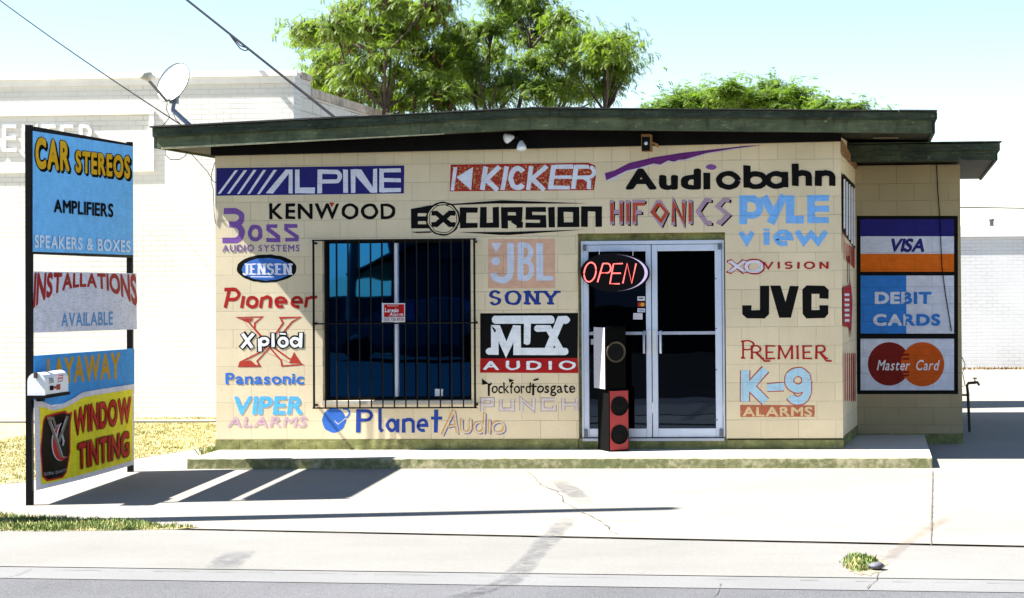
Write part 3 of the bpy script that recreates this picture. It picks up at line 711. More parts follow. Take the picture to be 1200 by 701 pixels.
m.add(drawn('JENSEN', (285, 309, 341, 322), 2.9, 1.8, .26, .21, .12), paint(W_, .1)); m.add(rect(294, 324, 321, 325.2), paint(W_)); m.build('painted_lettering', shop)
m = mural(); RD = paint(RED, .06); k = crop(240, 300, 3.504)
m.add([k(stroke([(84, 214), (101, 140)], 16)), k(stroke([(80, 138), (120, 138)]+arc(120, 158, 20, 20, -90, 90, 8)+[(94, 180)], 15))], RD)
m.add([k(stroke([(152, 214), (160, 165)], 14)), k(stroke(arc(195, 190, 20, 19, 0, 360, 20), 14)), k(stroke([(228, 214), (236, 168)], 14)), k(stroke([(238, 176)]+arc(254, 182, 17, 14, -90, 10, 8)+[(268, 214)], 14))], RD)
for cx in (312, 378): m.add(k(stroke([(cx-20, 190), (cx+20, 190)]+arc(cx, 190, 20, 19, 0, -300, 18), 13)), RD)
m.add([k(stroke([(412, 212), (420, 168)], 14)), k(stroke([(422, 176)]+arc(440, 184, 16, 14, -100, -60, 4)+[(462, 166)], 13))], RD)
m.build('painted_lettering', shop)
# great red X behind white lettering
m = mural(); XR2 = paint((.42, .045, .03), .1)
m.add([k(stroke([(148, 254), (262, 400), (380, 452)], 1)), ], XR2)
def outline(pts, t_): return k(stroke(pts, t_, closed=True))
m.add([outline([(134, 252), (236, 250), (206, 276), (205, 300), (262, 360), (345, 420), (404, 446), (318, 452), (314, 430), (270, 380), (182, 272)], 7)], XR2)
m.add([outline([(392, 252), (310, 254), (322, 276), (270, 350), (236, 392), (146, 436), (140, 452), (226, 452), (214, 432), (290, 352), (360, 270)], 7)], XR2)
m.add([k(poly((140, 436), (188, 428), (212, 450), (148, 453))), k(poly((366, 395), (375, 408), (400, 444), (345, 440))), k(poly((150, 258), (200, 256), (190, 270), (182, 268)))], XR2)
for t_, mat in ((12, paint(BLK)), (0, paint((.78, .78, .8)))):
    e = t_; m.add([k(stroke([(150-e*.2, 378+e*.2), (200+e*.2, 318-e*.2)], 14+e)), k(stroke([(155, 318-e*.2), (196, 378+e*.2)], 14+e)), k(stroke([(226, 392+e*.3), (226, 340-e*.3)], 14+e)), k(stroke(arc(243, 352, 16, 14, 0, 360, 18), 12+e)),
        k(stroke([(280, 374+e*.3), (280, 318-e*.3)], 13+e)), k(stroke(arc(322, 354, 17, 17, 0, 360, 18), 12+e)), k(stroke([(308-e*.3, 320), (334+e*.3, 320)], 7+e)), k(stroke(arc(372, 354, 17, 16, 0, 360, 18), 12+e)), k(stroke([(394, 376+e*.3), (394, 316-e*.3)], 13+e))], mat)
m.build('painted_lettering', shop)
m = mural(); m.add(T('Panasonic', (264, 437, 356.5, 450.5), .03, .06), paint((.04, .16, .55), .05)); m.build('painted_lettering', shop)
m = mural(); m.add(T('VIPER', (272, 464.5, 355, 486), .035, .05, .12), paint((.10, .42, .78), .12)); m.build('painted_lettering', shop)
m = mural(); m.add(T('ALARMS', (266, 488.5, 359, 500.5), .02, .08, .2), paint((.56, .36, .44), .45)); m.build('painted_lettering', shop)
# globe and two words
BL = paint((.025, .06, .30), .05); m = mural()
m.add(disc(391.5, 492.8, 14, 14.4, 32), paint((.04, .14, .5), .1)); m.add(stroke(arc(404, 484.5, 5.5, 5.5, -110, 100, 12), 2.2), paint((.04, .14, .5))); m.add(stroke([(392, 493), (396, 497), (406, 490)], 1), paint((.5, .5, .55)))
m.add([stroke([(420, 507), (420, 480)], 5.5), stroke([(418, 481.5), (430, 481.5)]+arc(430, 487, 5, 5.5, -90, 90, 8)+[(421, 492.5)], 4), stroke([(445.5, 479), (445.5, 502)]+[(448, 506)], 4.2)], BL)
m.add([stroke(arc(459, 498.5, 5, 6, 0, 360, 16), 4), stroke([(466, 507), (466, 491)], 4), stroke([(473, 507), (473, 491)], 4.2), stroke([(474, 493)]+arc(479.5, 496, 4.5, 4.5, -110, 0, 6)+[(484, 507)], 4)], BL)
m.add([stroke([(489, 498.5), (500, 498.5)]+arc(495, 498.5, 5.2, 6.4, 0, -300, 14), 3.6), stroke([(511, 480), (511, 507)], 4.6), stroke([(505, 490), (518, 490)], 3.6)], BL)
AO = [stroke([(518, 510), (532, 481)], 2.2), stroke([(532, 481), (536, 508)], 2.2), stroke([(525, 500), (535, 498)], 1.8), stroke([(541, 491), (541, 501)]+arc(546, 502, 5, 5, 180, 0, 8)+[(551, 491)], 2), stroke(arc(561, 501, 5.5, 6, 0, 360, 16), 2), stroke([(568, 484), (567, 508)], 2), stroke([(574, 492), (573, 508)], 2), stroke(arc(584, 501, 7, 6.5, 0, 360, 18), 2)]
sh_ = lambda L, dx, dy: [([(x+dx, y+dy) for x, y in p], f) for p, f in L]
m.add(sh_(AO, 1.6, 1.2), paint((.08, .12, .42))); m.add(sh_(AO, -.6, -.4), paint((.62, .30, .08))); m.add(sh_(AO, .5, .3), paint((.66, .54, .34))); m.build('painted_lettering', shop)
# white italic capitals on a worn red band
k = crop(460, 120, 3.504); m = mural(); kr = paint((.34, .028, .018), .76, under=(.5, .34, .15))
m.add(poly((528.5, 193), (690, 190.8), (697, 194), (698.5, 206), (696, 222.8), (527, 224.5)), paint(RED)); m.add(poly((530, 194.6), (689, 192.4), (696, 196), (697, 206), (695, 221.4), (528.5, 223)), kr)
kw = paint((.66, .70, .80), .05, mort=.15)
m.add([k(stroke([(246, 362), (258, 266)], 15)), k(poly((262, 308), (330, 266), (322, 362))), ], kw)
m.add([k(stroke([(368, 360), (384, 264)], 20)), k(stroke([(440, 264), (384, 316), (432, 361)], 20)), k(stroke([(452, 360), (468, 263)], 18)), k(stroke(arc(514, 311, 28, 40, -40, -320, 18), 20)), k(stroke([(556, 360), (570, 262)], 18)), k(stroke([(634, 262), (572, 314), (624, 360)], 19)),
       k(stroke([(648, 358), (662, 258)], 20)), k(rect(664, 256, 742, 273)), k(rect(660, 300, 736, 314)), k(rect(652, 342, 728, 358)), k(stroke([(742, 356), (756, 258)], 20)), k(stroke([(756, 264), (806, 264)]+arc(804, 286, 24, 22, -90, 90, 8)+[(752, 308)], 16)), k(stroke([(790, 310), (808, 325), (806, 356)], 17))], kw)
m.build('painted_lettering', shop)
# black block capitals, ringed X, tapering rules
m = mural(); bk = paint(BLK)
ST = lambda p, **q: k(stroke(p, 27, 21, **q))
m.add([k(poly((76, 436), (160, 424), (160, 518), (76, 518)))], bk); m.add([k(rect(104, 455, 150, 468)), k(rect(104, 487, 150, 500))], paint(WALLC, mort=0))
m.add([ST([(350, 442), (290, 442), (290, 506), (350, 506)]), ST([(372, 430), (372, 505), (424, 505), (424, 430)]), ST([(460, 518), (460, 441), (520, 441), (520, 476), (462, 476)]), k(stroke([(494, 480), (522, 500), (522, 516)], 27)),
       ST([(630, 440), (560, 440), (560, 473), (618, 473), (618, 505), (546, 505)]), k(rect(640, 430, 666, 514)), ST([(690, 440), (754, 440), (754, 503), (690, 503)], closed=True), ST([(788, 512), (788, 438), (846, 438), (846, 512)])], bk)
m.add(k(disc(207, 478, 70, 70, 40)), bk); m.add(k(disc(207, 478, 63, 63, 40)), paint(WALLC, mort=.1)); m.add(k(stroke(disc(207, 478, 57, 57, 40)[0], 3, closed=True)), bk)
m.add([k(stroke([(160, 455), (180, 455), (236, 502), (258, 502)], 20)), k(stroke([(160, 502), (180, 502), (236, 455), (258, 455)], 20))], bk)
m.add([k(poly((105, 428), (450, 403), (480, 403), (800, 415), (470, 416), (420, 415))), k(poly((76, 532), (160, 530), (160, 536), (100, 538))), k(poly((270, 532), (470, 533), (790, 522), (480, 545), (440, 545)))], bk)
m.build('painted_lettering', shop)
# heavy black lower-case word with a violet brush sweep
k = crop(680, 120, 3.504); m = mural()
m.add(k(poly((98, 292), (140, 280), (200, 250), (300, 226), (420, 208), (560, 192), (680, 178), (748, 176), (620, 196), (520, 212), (430, 240), (405, 243), (385, 250), (360, 247), (330, 262), (300, 258), (240, 276), (190, 288), (140, 318), (108, 326))), paint((.58, .54, .6), mort=.1))
m.add(k(poly((100, 292), (140, 280), (200, 250), (300, 226), (420, 208), (560, 192), (680, 178), (748, 176), (620, 192), (520, 208), (430, 234), (405, 238), (385, 244), (360, 240), (330, 256), (300, 252), (240, 270), (190, 282), (140, 306), (106, 320))), paint((.13, .025, .17), .12))
bk = paint(BLK)
m.add(T('Aud', (733, 197.6, 821.5, 222.6), .05, .05), bk)
m.add(rect(824.5, 202.5, 832.5, 222), bk); m.add(k(disc(537, 266, 22, 11)), paint((.2, .08, .3)))
m.add([stroke(arc(853.5, 211.5, 11, 8, 0, 360, 24), 7, 6)], bk); m.add(rect(871, 194, 879.5, 220), bk); m.add([stroke(arc(886, 211.5, 10.5, 7.6, 0, 360, 24), 7, 6)], bk)
m.add([stroke(arc(910, 211, 10.5, 7.4, 0, 360, 24), 7, 6), rect(916, 201.5, 924, 219.6)], bk)
for x, y0 in ((928, 192), (955, 200)): m.add([rect(x, y0, x+8, 218), stroke([(x+4, 205)]+arc(x+12, 207.5, 8, 5, -90, 0, 6)+[(x+20, 218)], 7.5, 6.5)], bk)
m.build('painted_lettering', shop)
# angular red and mauve capitals with black shade
m = mural(); HF = [[(130, 402), (130, 502)], [(168, 402), (168, 502)], [(130, 452), (168, 450)], [(195, 402), (195, 502)], [(222, 502), (222, 408), (266, 408)], [(222, 452), (252, 452)],
    [(322, 404), (354, 452), (332, 500), (296, 450), (322, 404)], [(382, 505), (382, 402), (424, 500), (424, 400)], [(452, 400), (452, 500)], [(538, 402), (516, 402), (484, 448), (518, 496), (540, 496)], [(614, 402), (590, 400), (564, 428), (608, 462), (574, 496), (562, 490)]]
m.add([k(stroke([(x+7, y+5) for x, y in p], 13)) for p in HF], paint(BLK)); m.add([k(stroke(p, 17)) for p in HF], paint((.38, .26, .34), .1)); m.add([k(stroke([(x, y*.75+452*.25) for x, y in p], 12)) for p in HF[:2]+HF[3:5]+HF[6:9]], paint((.45, .06, .025), .25, under=(.38, .26, .34)))
m.build('painted_lettering', shop)
SKY = paint((.18, .42, .80), .1, mort=.2); m = mural()
m.add([stroke([(871, 230), (871, 263)], 10), stroke([(866, 233), (882, 233)]+arc(882, 243, 8.5, 9.5, -90, 90, 8)+[(872, 252)], 8), stroke([(895, 230), (905, 250)], 9.5), stroke([(919, 229), (903, 262)], 9.5), stroke([(926, 229), (926, 257.5), (942, 257.5)], 10, 9), rect(946, 228.5, 955, 261.5)]+[rect(954.8, y, 971.5, y+7) for y in (228.5, 241.5, 254.5)], SKY)
m.add([stroke([(868, 272), (875, 284), (882, 272)], 6), rect(895, 272, 902, 287), rect(895, 268, 902, 270.5), stroke([(909, 279), (927, 279)]+arc(918, 279, 9, 7, 0, -300, 14), 5.5), stroke([(934, 271), (942, 284), (951, 274), (959, 284), (968, 271)], 6.5)], SKY); m.build('painted_lettering', shop)
# pink square with pale capitals
k = crop(460, 300, 3.504); m = mural(); m.add(rect(572, 280, 650.5, 338), paint((.62, .38, .26), .2)); jb = paint((.55, .60, .72), .06)
m.add([poly((576, 285), (588, 285), (581.5, 296)), disc(581, 306, 5), stroke([(598, 285), (598, 318)]+arc(588, 320, 10, 8.5, 0, 180, 10), 7.5), stroke([(610, 328), (610, 285)], 7.5), stroke([(608, 287.5), (616, 287.5)]+arc(616, 296, 6, 8.5, -90, 90, 8)+[(610, 305)], 6), stroke([(610, 306), (616, 306)]+arc(616, 316, 7, 10, -90, 90, 8)+[(608, 326)], 6), rect(628.5, 285, 636.5, 329), rect(636, 323, 648, 329)], jb); m.build('painted_lettering', shop)
m = mural(); m.add(drawn('SONY', (574, 341, 653, 357), 4.4, 2.6, .3, .26, .16), paint((.02, .045, .24))); m.build('painted_lettering', shop)
# rounded white monogram on black, red strip below
m = mural(); m.add(poly((562.5, 367), (677.5, 367), (677.5, 420), (562.5, 420)), paint(BLK, mort=.05)); m.add(rect(562.5, 420, 677.5, 437), paint((.36, .012, .012), mort=.1))
mw = paint((.74, .77, .80), mort=.14)
def rs(p, t_): return [k(stroke(p, t_)), k(disc(*p[0], t_/2)), k(disc(*p[-1], t_/2))]
m.add(rs([(423, 262), (650, 262)], 32), mw); m.add(rs([(553, 262), (553, 352)], 28), mw); m.add(rs([(398, 392), (420, 392), (420, 300), (430, 300), (466, 385), (504, 300), (512, 300), (512, 392), (708, 392)], 30), mw)
m.add(rs([(594, 298), (640, 298), (690, 388)], 26), mw); m.add(rs([(636, 392), (690, 262), (712, 262)], 32), mw)
m.add(T('AUDIO', (566, 423, 675, 433.5), .03, .3), mw); m.build('painted_lettering', shop)
m = mural(); bk = paint(BLK)
m.add(T('ockford', (576, 448, 622, 461), .012, .04), bk); m.add(T('osgate', (629, 448, 674, 460.5), .012, .04), bk)
m.add([stroke([(573, 450), (573, 464)], 2.4), poly((565, 443.5), (573, 450), (565, 451)), stroke([(573, 452), (576, 449)], 2), stroke([(625, 450), (625, 463)], 2.4), stroke([(625, 446), (631, 444)], 2), stroke([(622, 453), (629, 453)], 1.6), poly((596, 444), (603, 446), (597, 449))], bk); m.build('painted_lettering', shop)
m = mural(); PU = [[(565, 482), (565, 468), (577, 468), (577, 475), (566, 475)], [(587, 468), (587, 480), (601, 480), (601, 468)], [(611, 482), (611, 468), (625, 480), (625, 467)], [(650, 468), (636, 468), (636, 480), (650, 480), (650, 475)], [(660, 467), (660, 481)], [(676, 467), (676, 481)], [(660, 474), (676, 474)]]
m.add([stroke(p, 5.0, 4.4) for p in PU], paint((.40, .26, .30), .1)); m.add([stroke(p, 3.2, 2.8) for p in PU], paint((.62, .56, .52))); m.build('painted_lettering', shop)
# right-hand column
m = mural(); XO = drawn('XO', (855, 306, 893.5, 319), 4.4, 3.2, .02, .14, .14); m.add(drawn('XO', (854, 305, 894.5, 320), 6.6, 5, .02, .16, .2), paint(RED)); m.add(XO, paint((.62, .62, .70))); m.add(drawn('VISION', (895, 307, 971, 315), 2.6, 1.7, .42, .16, .14), paint(RED)); m.build('painted_lettering', shop)
k = crop(840, 290, 3.504); m = mural(); bk = paint(BLK, mort=.08)
JV = lambda p: k(stroke(p, 38, 34))
def chamfer(p, c): # knock the corners off a right-angled path
    q = [p[0]]
    for i in range(1, len(p)-1):
        a, b, d = Vector(p[i-1]), Vector(p[i]), Vector(p[i+1]); q += [tuple(b+(a-b).normalized()*c), tuple(b+(d-b).normalized()*c)]
    return q+[p[-1]]
m.add([JV(chamfer([(196, 158), (196, 275), (124, 275), (124, 238)], 7)), k(poly((218, 158), (262, 158), (282, 225), (300, 158), (338, 158), (304, 290), (256, 290))), JV(chamfer([(440, 210), (440, 174), (370, 174), (370, 274), (440, 274), (440, 238)], 7))], bk); m.build('painted_lettering', shop)
m = mural(); RD = paint(RED); m.add(drawn('P', (868.5, 399, 884, 420.5), 2.4, 1.8, 0, .12, .09), RD); m.add(drawn('REMIER', (879, 405, 969, 421), 2.6, 1.8, .14, .1, .11), RD)
m.add([stroke([(888, 414), (896, 423), (903, 423.5)], 1.8), stroke([(960, 413), (968, 423), (974.5, 423)], 1.8)], RD); m.build('painted_lettering', shop)
m = mural(); LB = paint((.36, .56, .68), .22, under=(.6, .66, .7)); KL = [[(116, 504), (116, 634)], [(200, 500), (136, 570), (200, 634)], [(205, 576), (275, 572)]]; N9 = arc(333, 546, 36, 34, 0, 360, 24); N9b = [(372, 546), (370, 590)]+arc(333, 590, 37, 40, 0, 150, 10)
for e, mat in ((9, paint((.40, .07, .05), .2)), (0, LB)): m.add([k(stroke([(x, y) if i else (x, y) for i, (x, y) in enumerate(p)], 33+e)) for p in KL[:2]]+[k(stroke(KL[2], 30+e)), k(stroke(N9, 34+e)), k(stroke(N9b, 32+e))], mat)
m.add([k(rect(96, 648, 402, 696))], paint((.40, .12, .06), .4, mort=.1)); m.add(T('ALARMS', (870, 477, 952, 488), .03, .06), paint((.62, .47, .27))); m.build('painted_lettering', shop)
# ---- lettering on the slanting side wall
sn = Vector((SY, -(SX-WX), 0)).normalized(); S0 = (WX, 0, 0)
m = Mural(lambda x, y, d: on(x, y, S0, sn)+sn*d, .004)
bk, wp, rd = paint(BLK, axis='y'), paint((.62, .64, .7), .15, axis='y'), paint((.36, .02, .02), .1, axis='y')
m.add(poly((987.5, 203), (1001.5, 217), (1001.8, 292), (988, 272)), bk)
for i, (x, y0, y1) in enumerate(((989.2, 208, 268), (992.2, 211, 276), (995.2, 214, 281), (998, 217, 286), (1000.6, 219, 288))): m.add(rect(x-1, y0+2, x+1, y1), wp)
m.add([stroke([(988.5, 274), (988.5, 296)], .9), stroke([(988.5, 276), (991, 274)], .9)], rd)
for x in (990.6, 992.8, 994.8, 996.8, 998.8, 1000.2): m.add(stroke([(x, 284+(x-990)*.6), (x+.3, 304+(x-990)*1)], 1), rd)
m.add([stroke([(994, 300), (994.5, 332)], .8)], bk)
m.add(poly((987.2, 337), (995.6, 334), (996, 326), (998.3, 355), (996.4, 398), (995.2, 384), (987.2, 382)), rd)
for y in (344, 350, 356, 362, 368, 374): m.add(rect(989, y, 994.5, y+3), wp)
for x in (989.4, 991.9, 994.2, 996.6, 998.9, 1001): m.add([stroke([(x, 414), (x, 470)], 1.1)], rd)
m.build('painted_lettering', shop)
# ---- three painted card panels on the wing
m = Mural(lambda x, y, d: at(x, y, SY+.002-d)); kk = dict(shift=-.1)
m.add(poly((1004, 253), (1122.5, 253), (1122.8, 462), (1004, 462)), paint(BLK, mort=.1, **kk))
bl_ = paint((.03, .18, .55), mort=.2, **kk); wh = paint((.56, .60, .70), mort=.2, **kk)
m.add(rect(1008, 257, 1118, 277), paint((.018, .016, .15), mort=.15, **kk)); m.add(rect(1008.5, 277, 1118, 297.5), wh); m.add(rect(1008.5, 297.5, 1118, 318.5), paint((.62, .13, .008), mort=.2, **kk))
m.add(T('VISA', (1041, 279.5, 1083, 295.5), .045, -.02, .22), paint((.025, .02, .16), mort=.1, **kk))
m.add(rect(1008.5, 323, 1062.2, 391), bl_); m.add(rect(1062.2, 323, 1118, 391), wh)
# two-tone words: each letter is white on the blue half and blue on the white half
for wd, bx in (('DEBIT', (1025, 342, 1092, 356.5)), ('CARDS', (1023, 368, 1102, 382))):
    w_ = T(wd, bx, .05, .05); m.add(w_, wh)
    m.add([(p, [g for g in f if sum(p[i][0] for i in g)/len(g) > 1062]) for p, f in w_], bl_)
m.add(rect(1008.5, 397, 1118, 457.5), wh)
m.add(disc(1042, 426.5, 25, 25.5, 40), paint((.17, .012, .008), mort=.15, **kk)); m.add(disc(1081, 427, 25.5, 26, 40), paint((.52, .085, .008), mort=.15, **kk))
for y in (414.5, 419.5, 435, 439): m.add(rect(1057.5, y, 1065.5, y+2.2), paint((.17, .012, .008), mort=.1, **kk))
m.add(T('Master Card', (1027.5, 422, 1099, 434), .012, .1, .2, .5), paint((.70, .71, .74), mort=.1, **kk))
m.build('painted_card_sign', shop)
# ================================================================== THINGS AROUND THE SHOP
M_steel = simple('grey_steel', (.16, .2, .27), .45, .1)
M_white = simple('white_enamel', (.78, .79, .8), .4, .05, 5)
M_cable = simple('black_cable', (.004, .004, .006), .7, .2, spec=.08)
# ---- tall pole sign
PN, PF = gr(35, 592), gr(153, 553)
sdv = (PF-PN); sdv.z = 0; sdir = sdv.normalized(); sn2 = Vector((sdir.y, -sdir.x, 0))
if sn2.dot(CAM-PN) < 0: sn2 = -sn2
Mb = simple('black_sign_frame', (.004, .004, .004), .6, .3, spec=.12)
ps = thing('pole_sign', PN, 'tall sign of blue and white painted boards between two black posts', 'sign')
ztn, ztf = on(33.5, 146.5, PN, sn2).z, on(157, 167.5, PN, sn2).z
pw = .055
for P, zt2 in ((PN, ztn), (PF, ztf)):
    mb = MB(); mb.obox(P-sdir*pw/2-sn2*pw/2-Vector((0, 0, .2)), sdir*pw, sn2*pw, (0, 0, zt2-GZ+.2)); mb.build('post', Mb, ps, bevel=.003)
def sp(x, y, d=0.0): return on(x, y, PN+sn2*(.03+d), sn2)
def bar(px0, px1, hgt):
    a, b = sp(*px0, -.03), sp(*px1, -.03); mb = MB(); mb.obox(a-sn2*.02, b-a, sn2*.045, (0, 0, -hgt)); mb.build('rail', Mb, ps)
bar((38, 148.5), (153, 169), .05); bar((38, 294), (153, 299), .03)
def board(corn, mat, name='sign_panel', th=.016, d0=.0):
    P = [sp(x, y, d0) for x, y in corn]; mb = MB(); mb.prism([p-sn2*th for p in P], sn2*th, mat); return mb.build(name, mat, ps)
LBs = paint((.17, .50, .90), .03, under=(.3, .5, .8), mort=0, grain=.12, spec=.02)
def letters(parent): return Mural(lambda x, y, d: sp(x, y, d), .0008, .00008)
b1 = board([(38.5, 153.5), (156, 171.5), (156, 299), (38.5, 295)], LBs)
m = letters(b1)
def quad(c):                                     # word box (0..1) to a slanted four-sided region
    return lambda u, v: (c[0][0]*(1-u)*(1-v)+c[1][0]*u*(1-v)+c[2][0]*u*v+c[3][0]*(1-u)*v, c[0][1]*(1-u)*(1-v)+c[1][1]*u*(1-v)+c[2][1]*u*v+c[3][1]*(1-u)*v)
def word(s, c, off=.02, gap=.08, **q): 
    wq = quad(c); return text_shapes(s, (0, 0, 1, 1), off, gap, warp=lambda x, y: wq(x, y), **q)
GOLD = paint((.66, .37, .015), .04, under=(.3, .2, .05), mort=0, spec=.02); Kp = paint(BLK, mort=0, spec=.02)
cw, sw = [(41.5, 160), (81.5, 166), (81.5, 201.5), (41.5, 197.5)], [(88.5, 176), (152.5, 183), (152.5, 210), (88.5, 202)]
for dx, dy_, off in ((1.4, 2.4, .10), (0, 0, .095)):
    for s_, c in (('CAR', cw), ('STEREOS', sw)):
        m.add(word(s_, [(x+dx+(-1.3 if i in (0, 3) else 1.3), y+dy_+(-1 if i < 2 else 1)) for i, (x, y) in enumerate(c)], off, -.06), Kp)
for s_, c in (('CAR', cw), ('STEREOS', sw)): m.add(word(s_, c, .05, .07), GOLD)
m.add(word('AMPLIFIERS', [(63.5, 233.5), (133, 239), (133, 255), (63.5, 249)], .03, .07), Kp)
m.add(word('SPEAKERS & BOXES', [(40.5, 275), (153, 282), (153, 296), (40.5, 290.5)], .03, .07), paint((.6, .74, .9), .2, under=(.17, .5, .9), mort=0, spec=.02))
m.build('lettering', b1)
WB = paint((.62, .64, .74), .16, under=(.36, .36, .4), mort=0, grain=.75, spec=.02)
b2 = board([(39, 318), (160, 320.5), (160.5, 386), (39.5, 390)], WB); m = letters(b2)
def archw(u, v):                                 # tall letters at both ends, short ones under the crown of the arch
    x = 40.5+u*119; t_ = 2*u-1; top = 319+u*2.2; bot = 336.5+(t_*t_)*24+max(0, -t_)**3*2; return (x+(v*2*t_), top+(bot-top)*v)
m.add(text_shapes('INSTALLATIONS', (0, 0, 1, 1), .045, .03, warp=archw), paint((.30, .012, .014), .08, under=(.5, .4, .42), mort=0))
m.add(word('AVAILABLE', [(72, 367), (132.5, 365), (132.5, 381), (72, 383)], .028, .07), paint((.10, .28, .55), .3, under=(.5, .52, .6), mort=0)); m.build('lettering', b2)
b3 = board([(39.5, 417), (157.5, 408.5), (157.5, 462), (39.5, 478)], paint((.05, .27, .62), .3, under=(.12, .4, .78), mort=0, grain=.3, spec=.02)); m = letters(b3)
m.add(word('LAYAWAY', [(55, 420.5), (141, 412.5), (141, 443.5), (55, 452)], .04, .0), paint((.50, .27, .015), .25, under=(.12, .25, .4), mort=0, spec=.02)); m.build('lettering', b3)
# ---- yellow vinyl banner, its top edge sagging between the posts
top = [(39.8, 468.5), (50, 471), (62, 475.5), (74, 473), (86, 467), (97, 459.7), (118, 456), (138, 453), (157.5, 450)]
def topy(x):
    for (a, b), (c, d) in zip(top, top[1:]):
        if x <= c: return b+(d-b)*(x-a)/(c-a)
    return top[-1][1]
boty = lambda x: 574.8+(x-42.5)*(544.5-574.8)/(157-42.5)+1.2*math.sin((x-42)/115*3.14)
def ban(u, v, d=0.0):
    x = 39.8+u*117.5; x2 = x+(2.4*(1-u))*v
    wv = .012*math.sin(u*9+v*2.5)*math.sin(v*3.1)+.016*math.exp(-((u-.32-v*.25)/.10)**2)*(1-v)+.008*math.sin(u*23+v*5)*(1-v)
    return sp(x2, topy(x)+(boty(x2)-topy(x))*v, .014+wv+d)
def sheetmesh(u0, u1, v0, v1, nu, nv, d, mb, mat):
    vs_ = [ban(u0+(u1-u0)*i/nu, v0+(v1-v0)*j/nv, d) for j in range(nv+1) for i in range(nu+1)]
    mb.mesh(vs_, [(j*(nu+1)+i, j*(nu+1)+i+1, (j+1)*(nu+1)+i+1, (j+1)*(nu+1)+i) for j in range(nv) for i in range(nu)], mat, True)
mv = lambda c: paint(c, .0, mort=0, rough=.5, spec=.02)
YEL = mv((.76, .66, .025)); VW = mv((.62, .60, .66)); VR = mv((.48, .02, .012)); VK = mv((.003, .002, .002))
mb = MB(); sheetmesh(0, 1, 0, 1, 48, 24, 0, mb, VW)
bann = mb.build('vinyl_banner', VW); tag(bann, 'yellow vinyl banner with red capitals hung low between the black sign posts', 'banner')
mb = MB(); sheetmesh(.055, .985, .06, .945, 48, 24, .0015, mb, YEL); mb.build('printed_field', YEL, bann)
def fine(shapes):                                # cut letters finely enough to follow the folds
    out = []
    for p, f in shapes: out.append((p, f))
    return out
m = Mural(lambda x, y, d: ban(x, y, d), .003, .0004)
def bw(s, u0, u1, v0, v1, off, gap): return text_shapes(s, (u0, v0, u1, v1), off, gap)
for s_, u0, u1, v0, v1 in (('WINDOW', .40, .965, .155, .465), ('TINTING', .435, .95, .57, .875)):
    m.add(bw(s_, u0-.006, u1+.006, v0-.012, v1+.012, .075, .0), VK); m.add(bw(s_, u0, u1, v0, v1, .045, .06), VR)
m.build('lettering', bann)
m = Mural(lambda x, y, d: ban(x, y, d), .003, .0011)
blob = [(.10, .20), (.14, .14), (.30, .12), (.37, .15), (.35, .30), (.345, .62), (.31, .84), (.27, .90), (.12, .90), (.08, .85), (.065, .55)]
def grid_fill(outl, n=14):                       # fan of thin quads between the two sides of an outline
    ys_ = sorted(p[1] for p in outl); o = []
    def cut(v):
        xs_ = []
        for i in range(len(outl)):
            a, b = outl[i], outl[(i+1) % len(outl)]
            if (a[1] > v) != (b[1] > v): xs_.append(a[0]+(b[0]-a[0])*(v-a[1])/(b[1]-a[1]))
        return min(xs_), max(xs_)
    lo, hi = ys_[0]+1e-4, ys_[-1]-1e-4; pts = []; fs = []
    for j in range(n+1):
        v = lo+(hi-lo)*j/n; a, b = cut(v); pts += [(a+(b-a)*i/6, v) for i in range(7)]
    for j in range(n): fs += [(j*7+i, j*7+i+1, (j+1)*7+i+1, (j+1)*7+i) for i in range(6)]
    return pts, fs
m.add(grid_fill([(x+(x-.21)*.09, y+(y-.52)*.06) for x, y in blob]), VR); m.add(grid_fill(blob), VK)
cres = [(.275+.095*math.cos(R(a)), .47+.235*math.sin(R(a))) for a in range(250, 60, -12)]; cres2 = [(.31+.095*math.cos(R(a)), .44+.235*math.sin(R(a))) for a in range(72, 245, 12)]
def strip(a, b): n = min(len(a), len(b)); return a[:n]+b[-n:][::-1] if False else (a[:n]+list(reversed(b))[:n], [(i, i+1, n+i+1, n+i) for i in range(n-1)])
m.add(strip([(x-.012, y) for x, y in cres], [(x+.012, y) for x, y in cres2]), VW); m.add(strip(cres, cres2), VR)
GRY = mv((.18, .16, .13)); PAL = mv((.42, .42, .45))
m.add([stroke([(.15, .20), (.21, .40), (.27, .66)], .03, .05), stroke([(.33, .18), (.28, .34), (.24, .46)], .03, .05), stroke([(.13, .18), (.19, .16), (.22, .30)], .02, .04)], GRY)
m.add([stroke([(.165, .2), (.22, .40), (.275, .64)], .007, .02), stroke([(.315, .2), (.27, .34)], .007, .02), stroke([(.275, .38), (.29, .47), (.28, .52)], .016, .04)], PAL)
m.add(text_shapes('GLOBAL QUALITY', (.085, .815, .315, .85), .01, .1), PAL); m.build('emblem', bann)
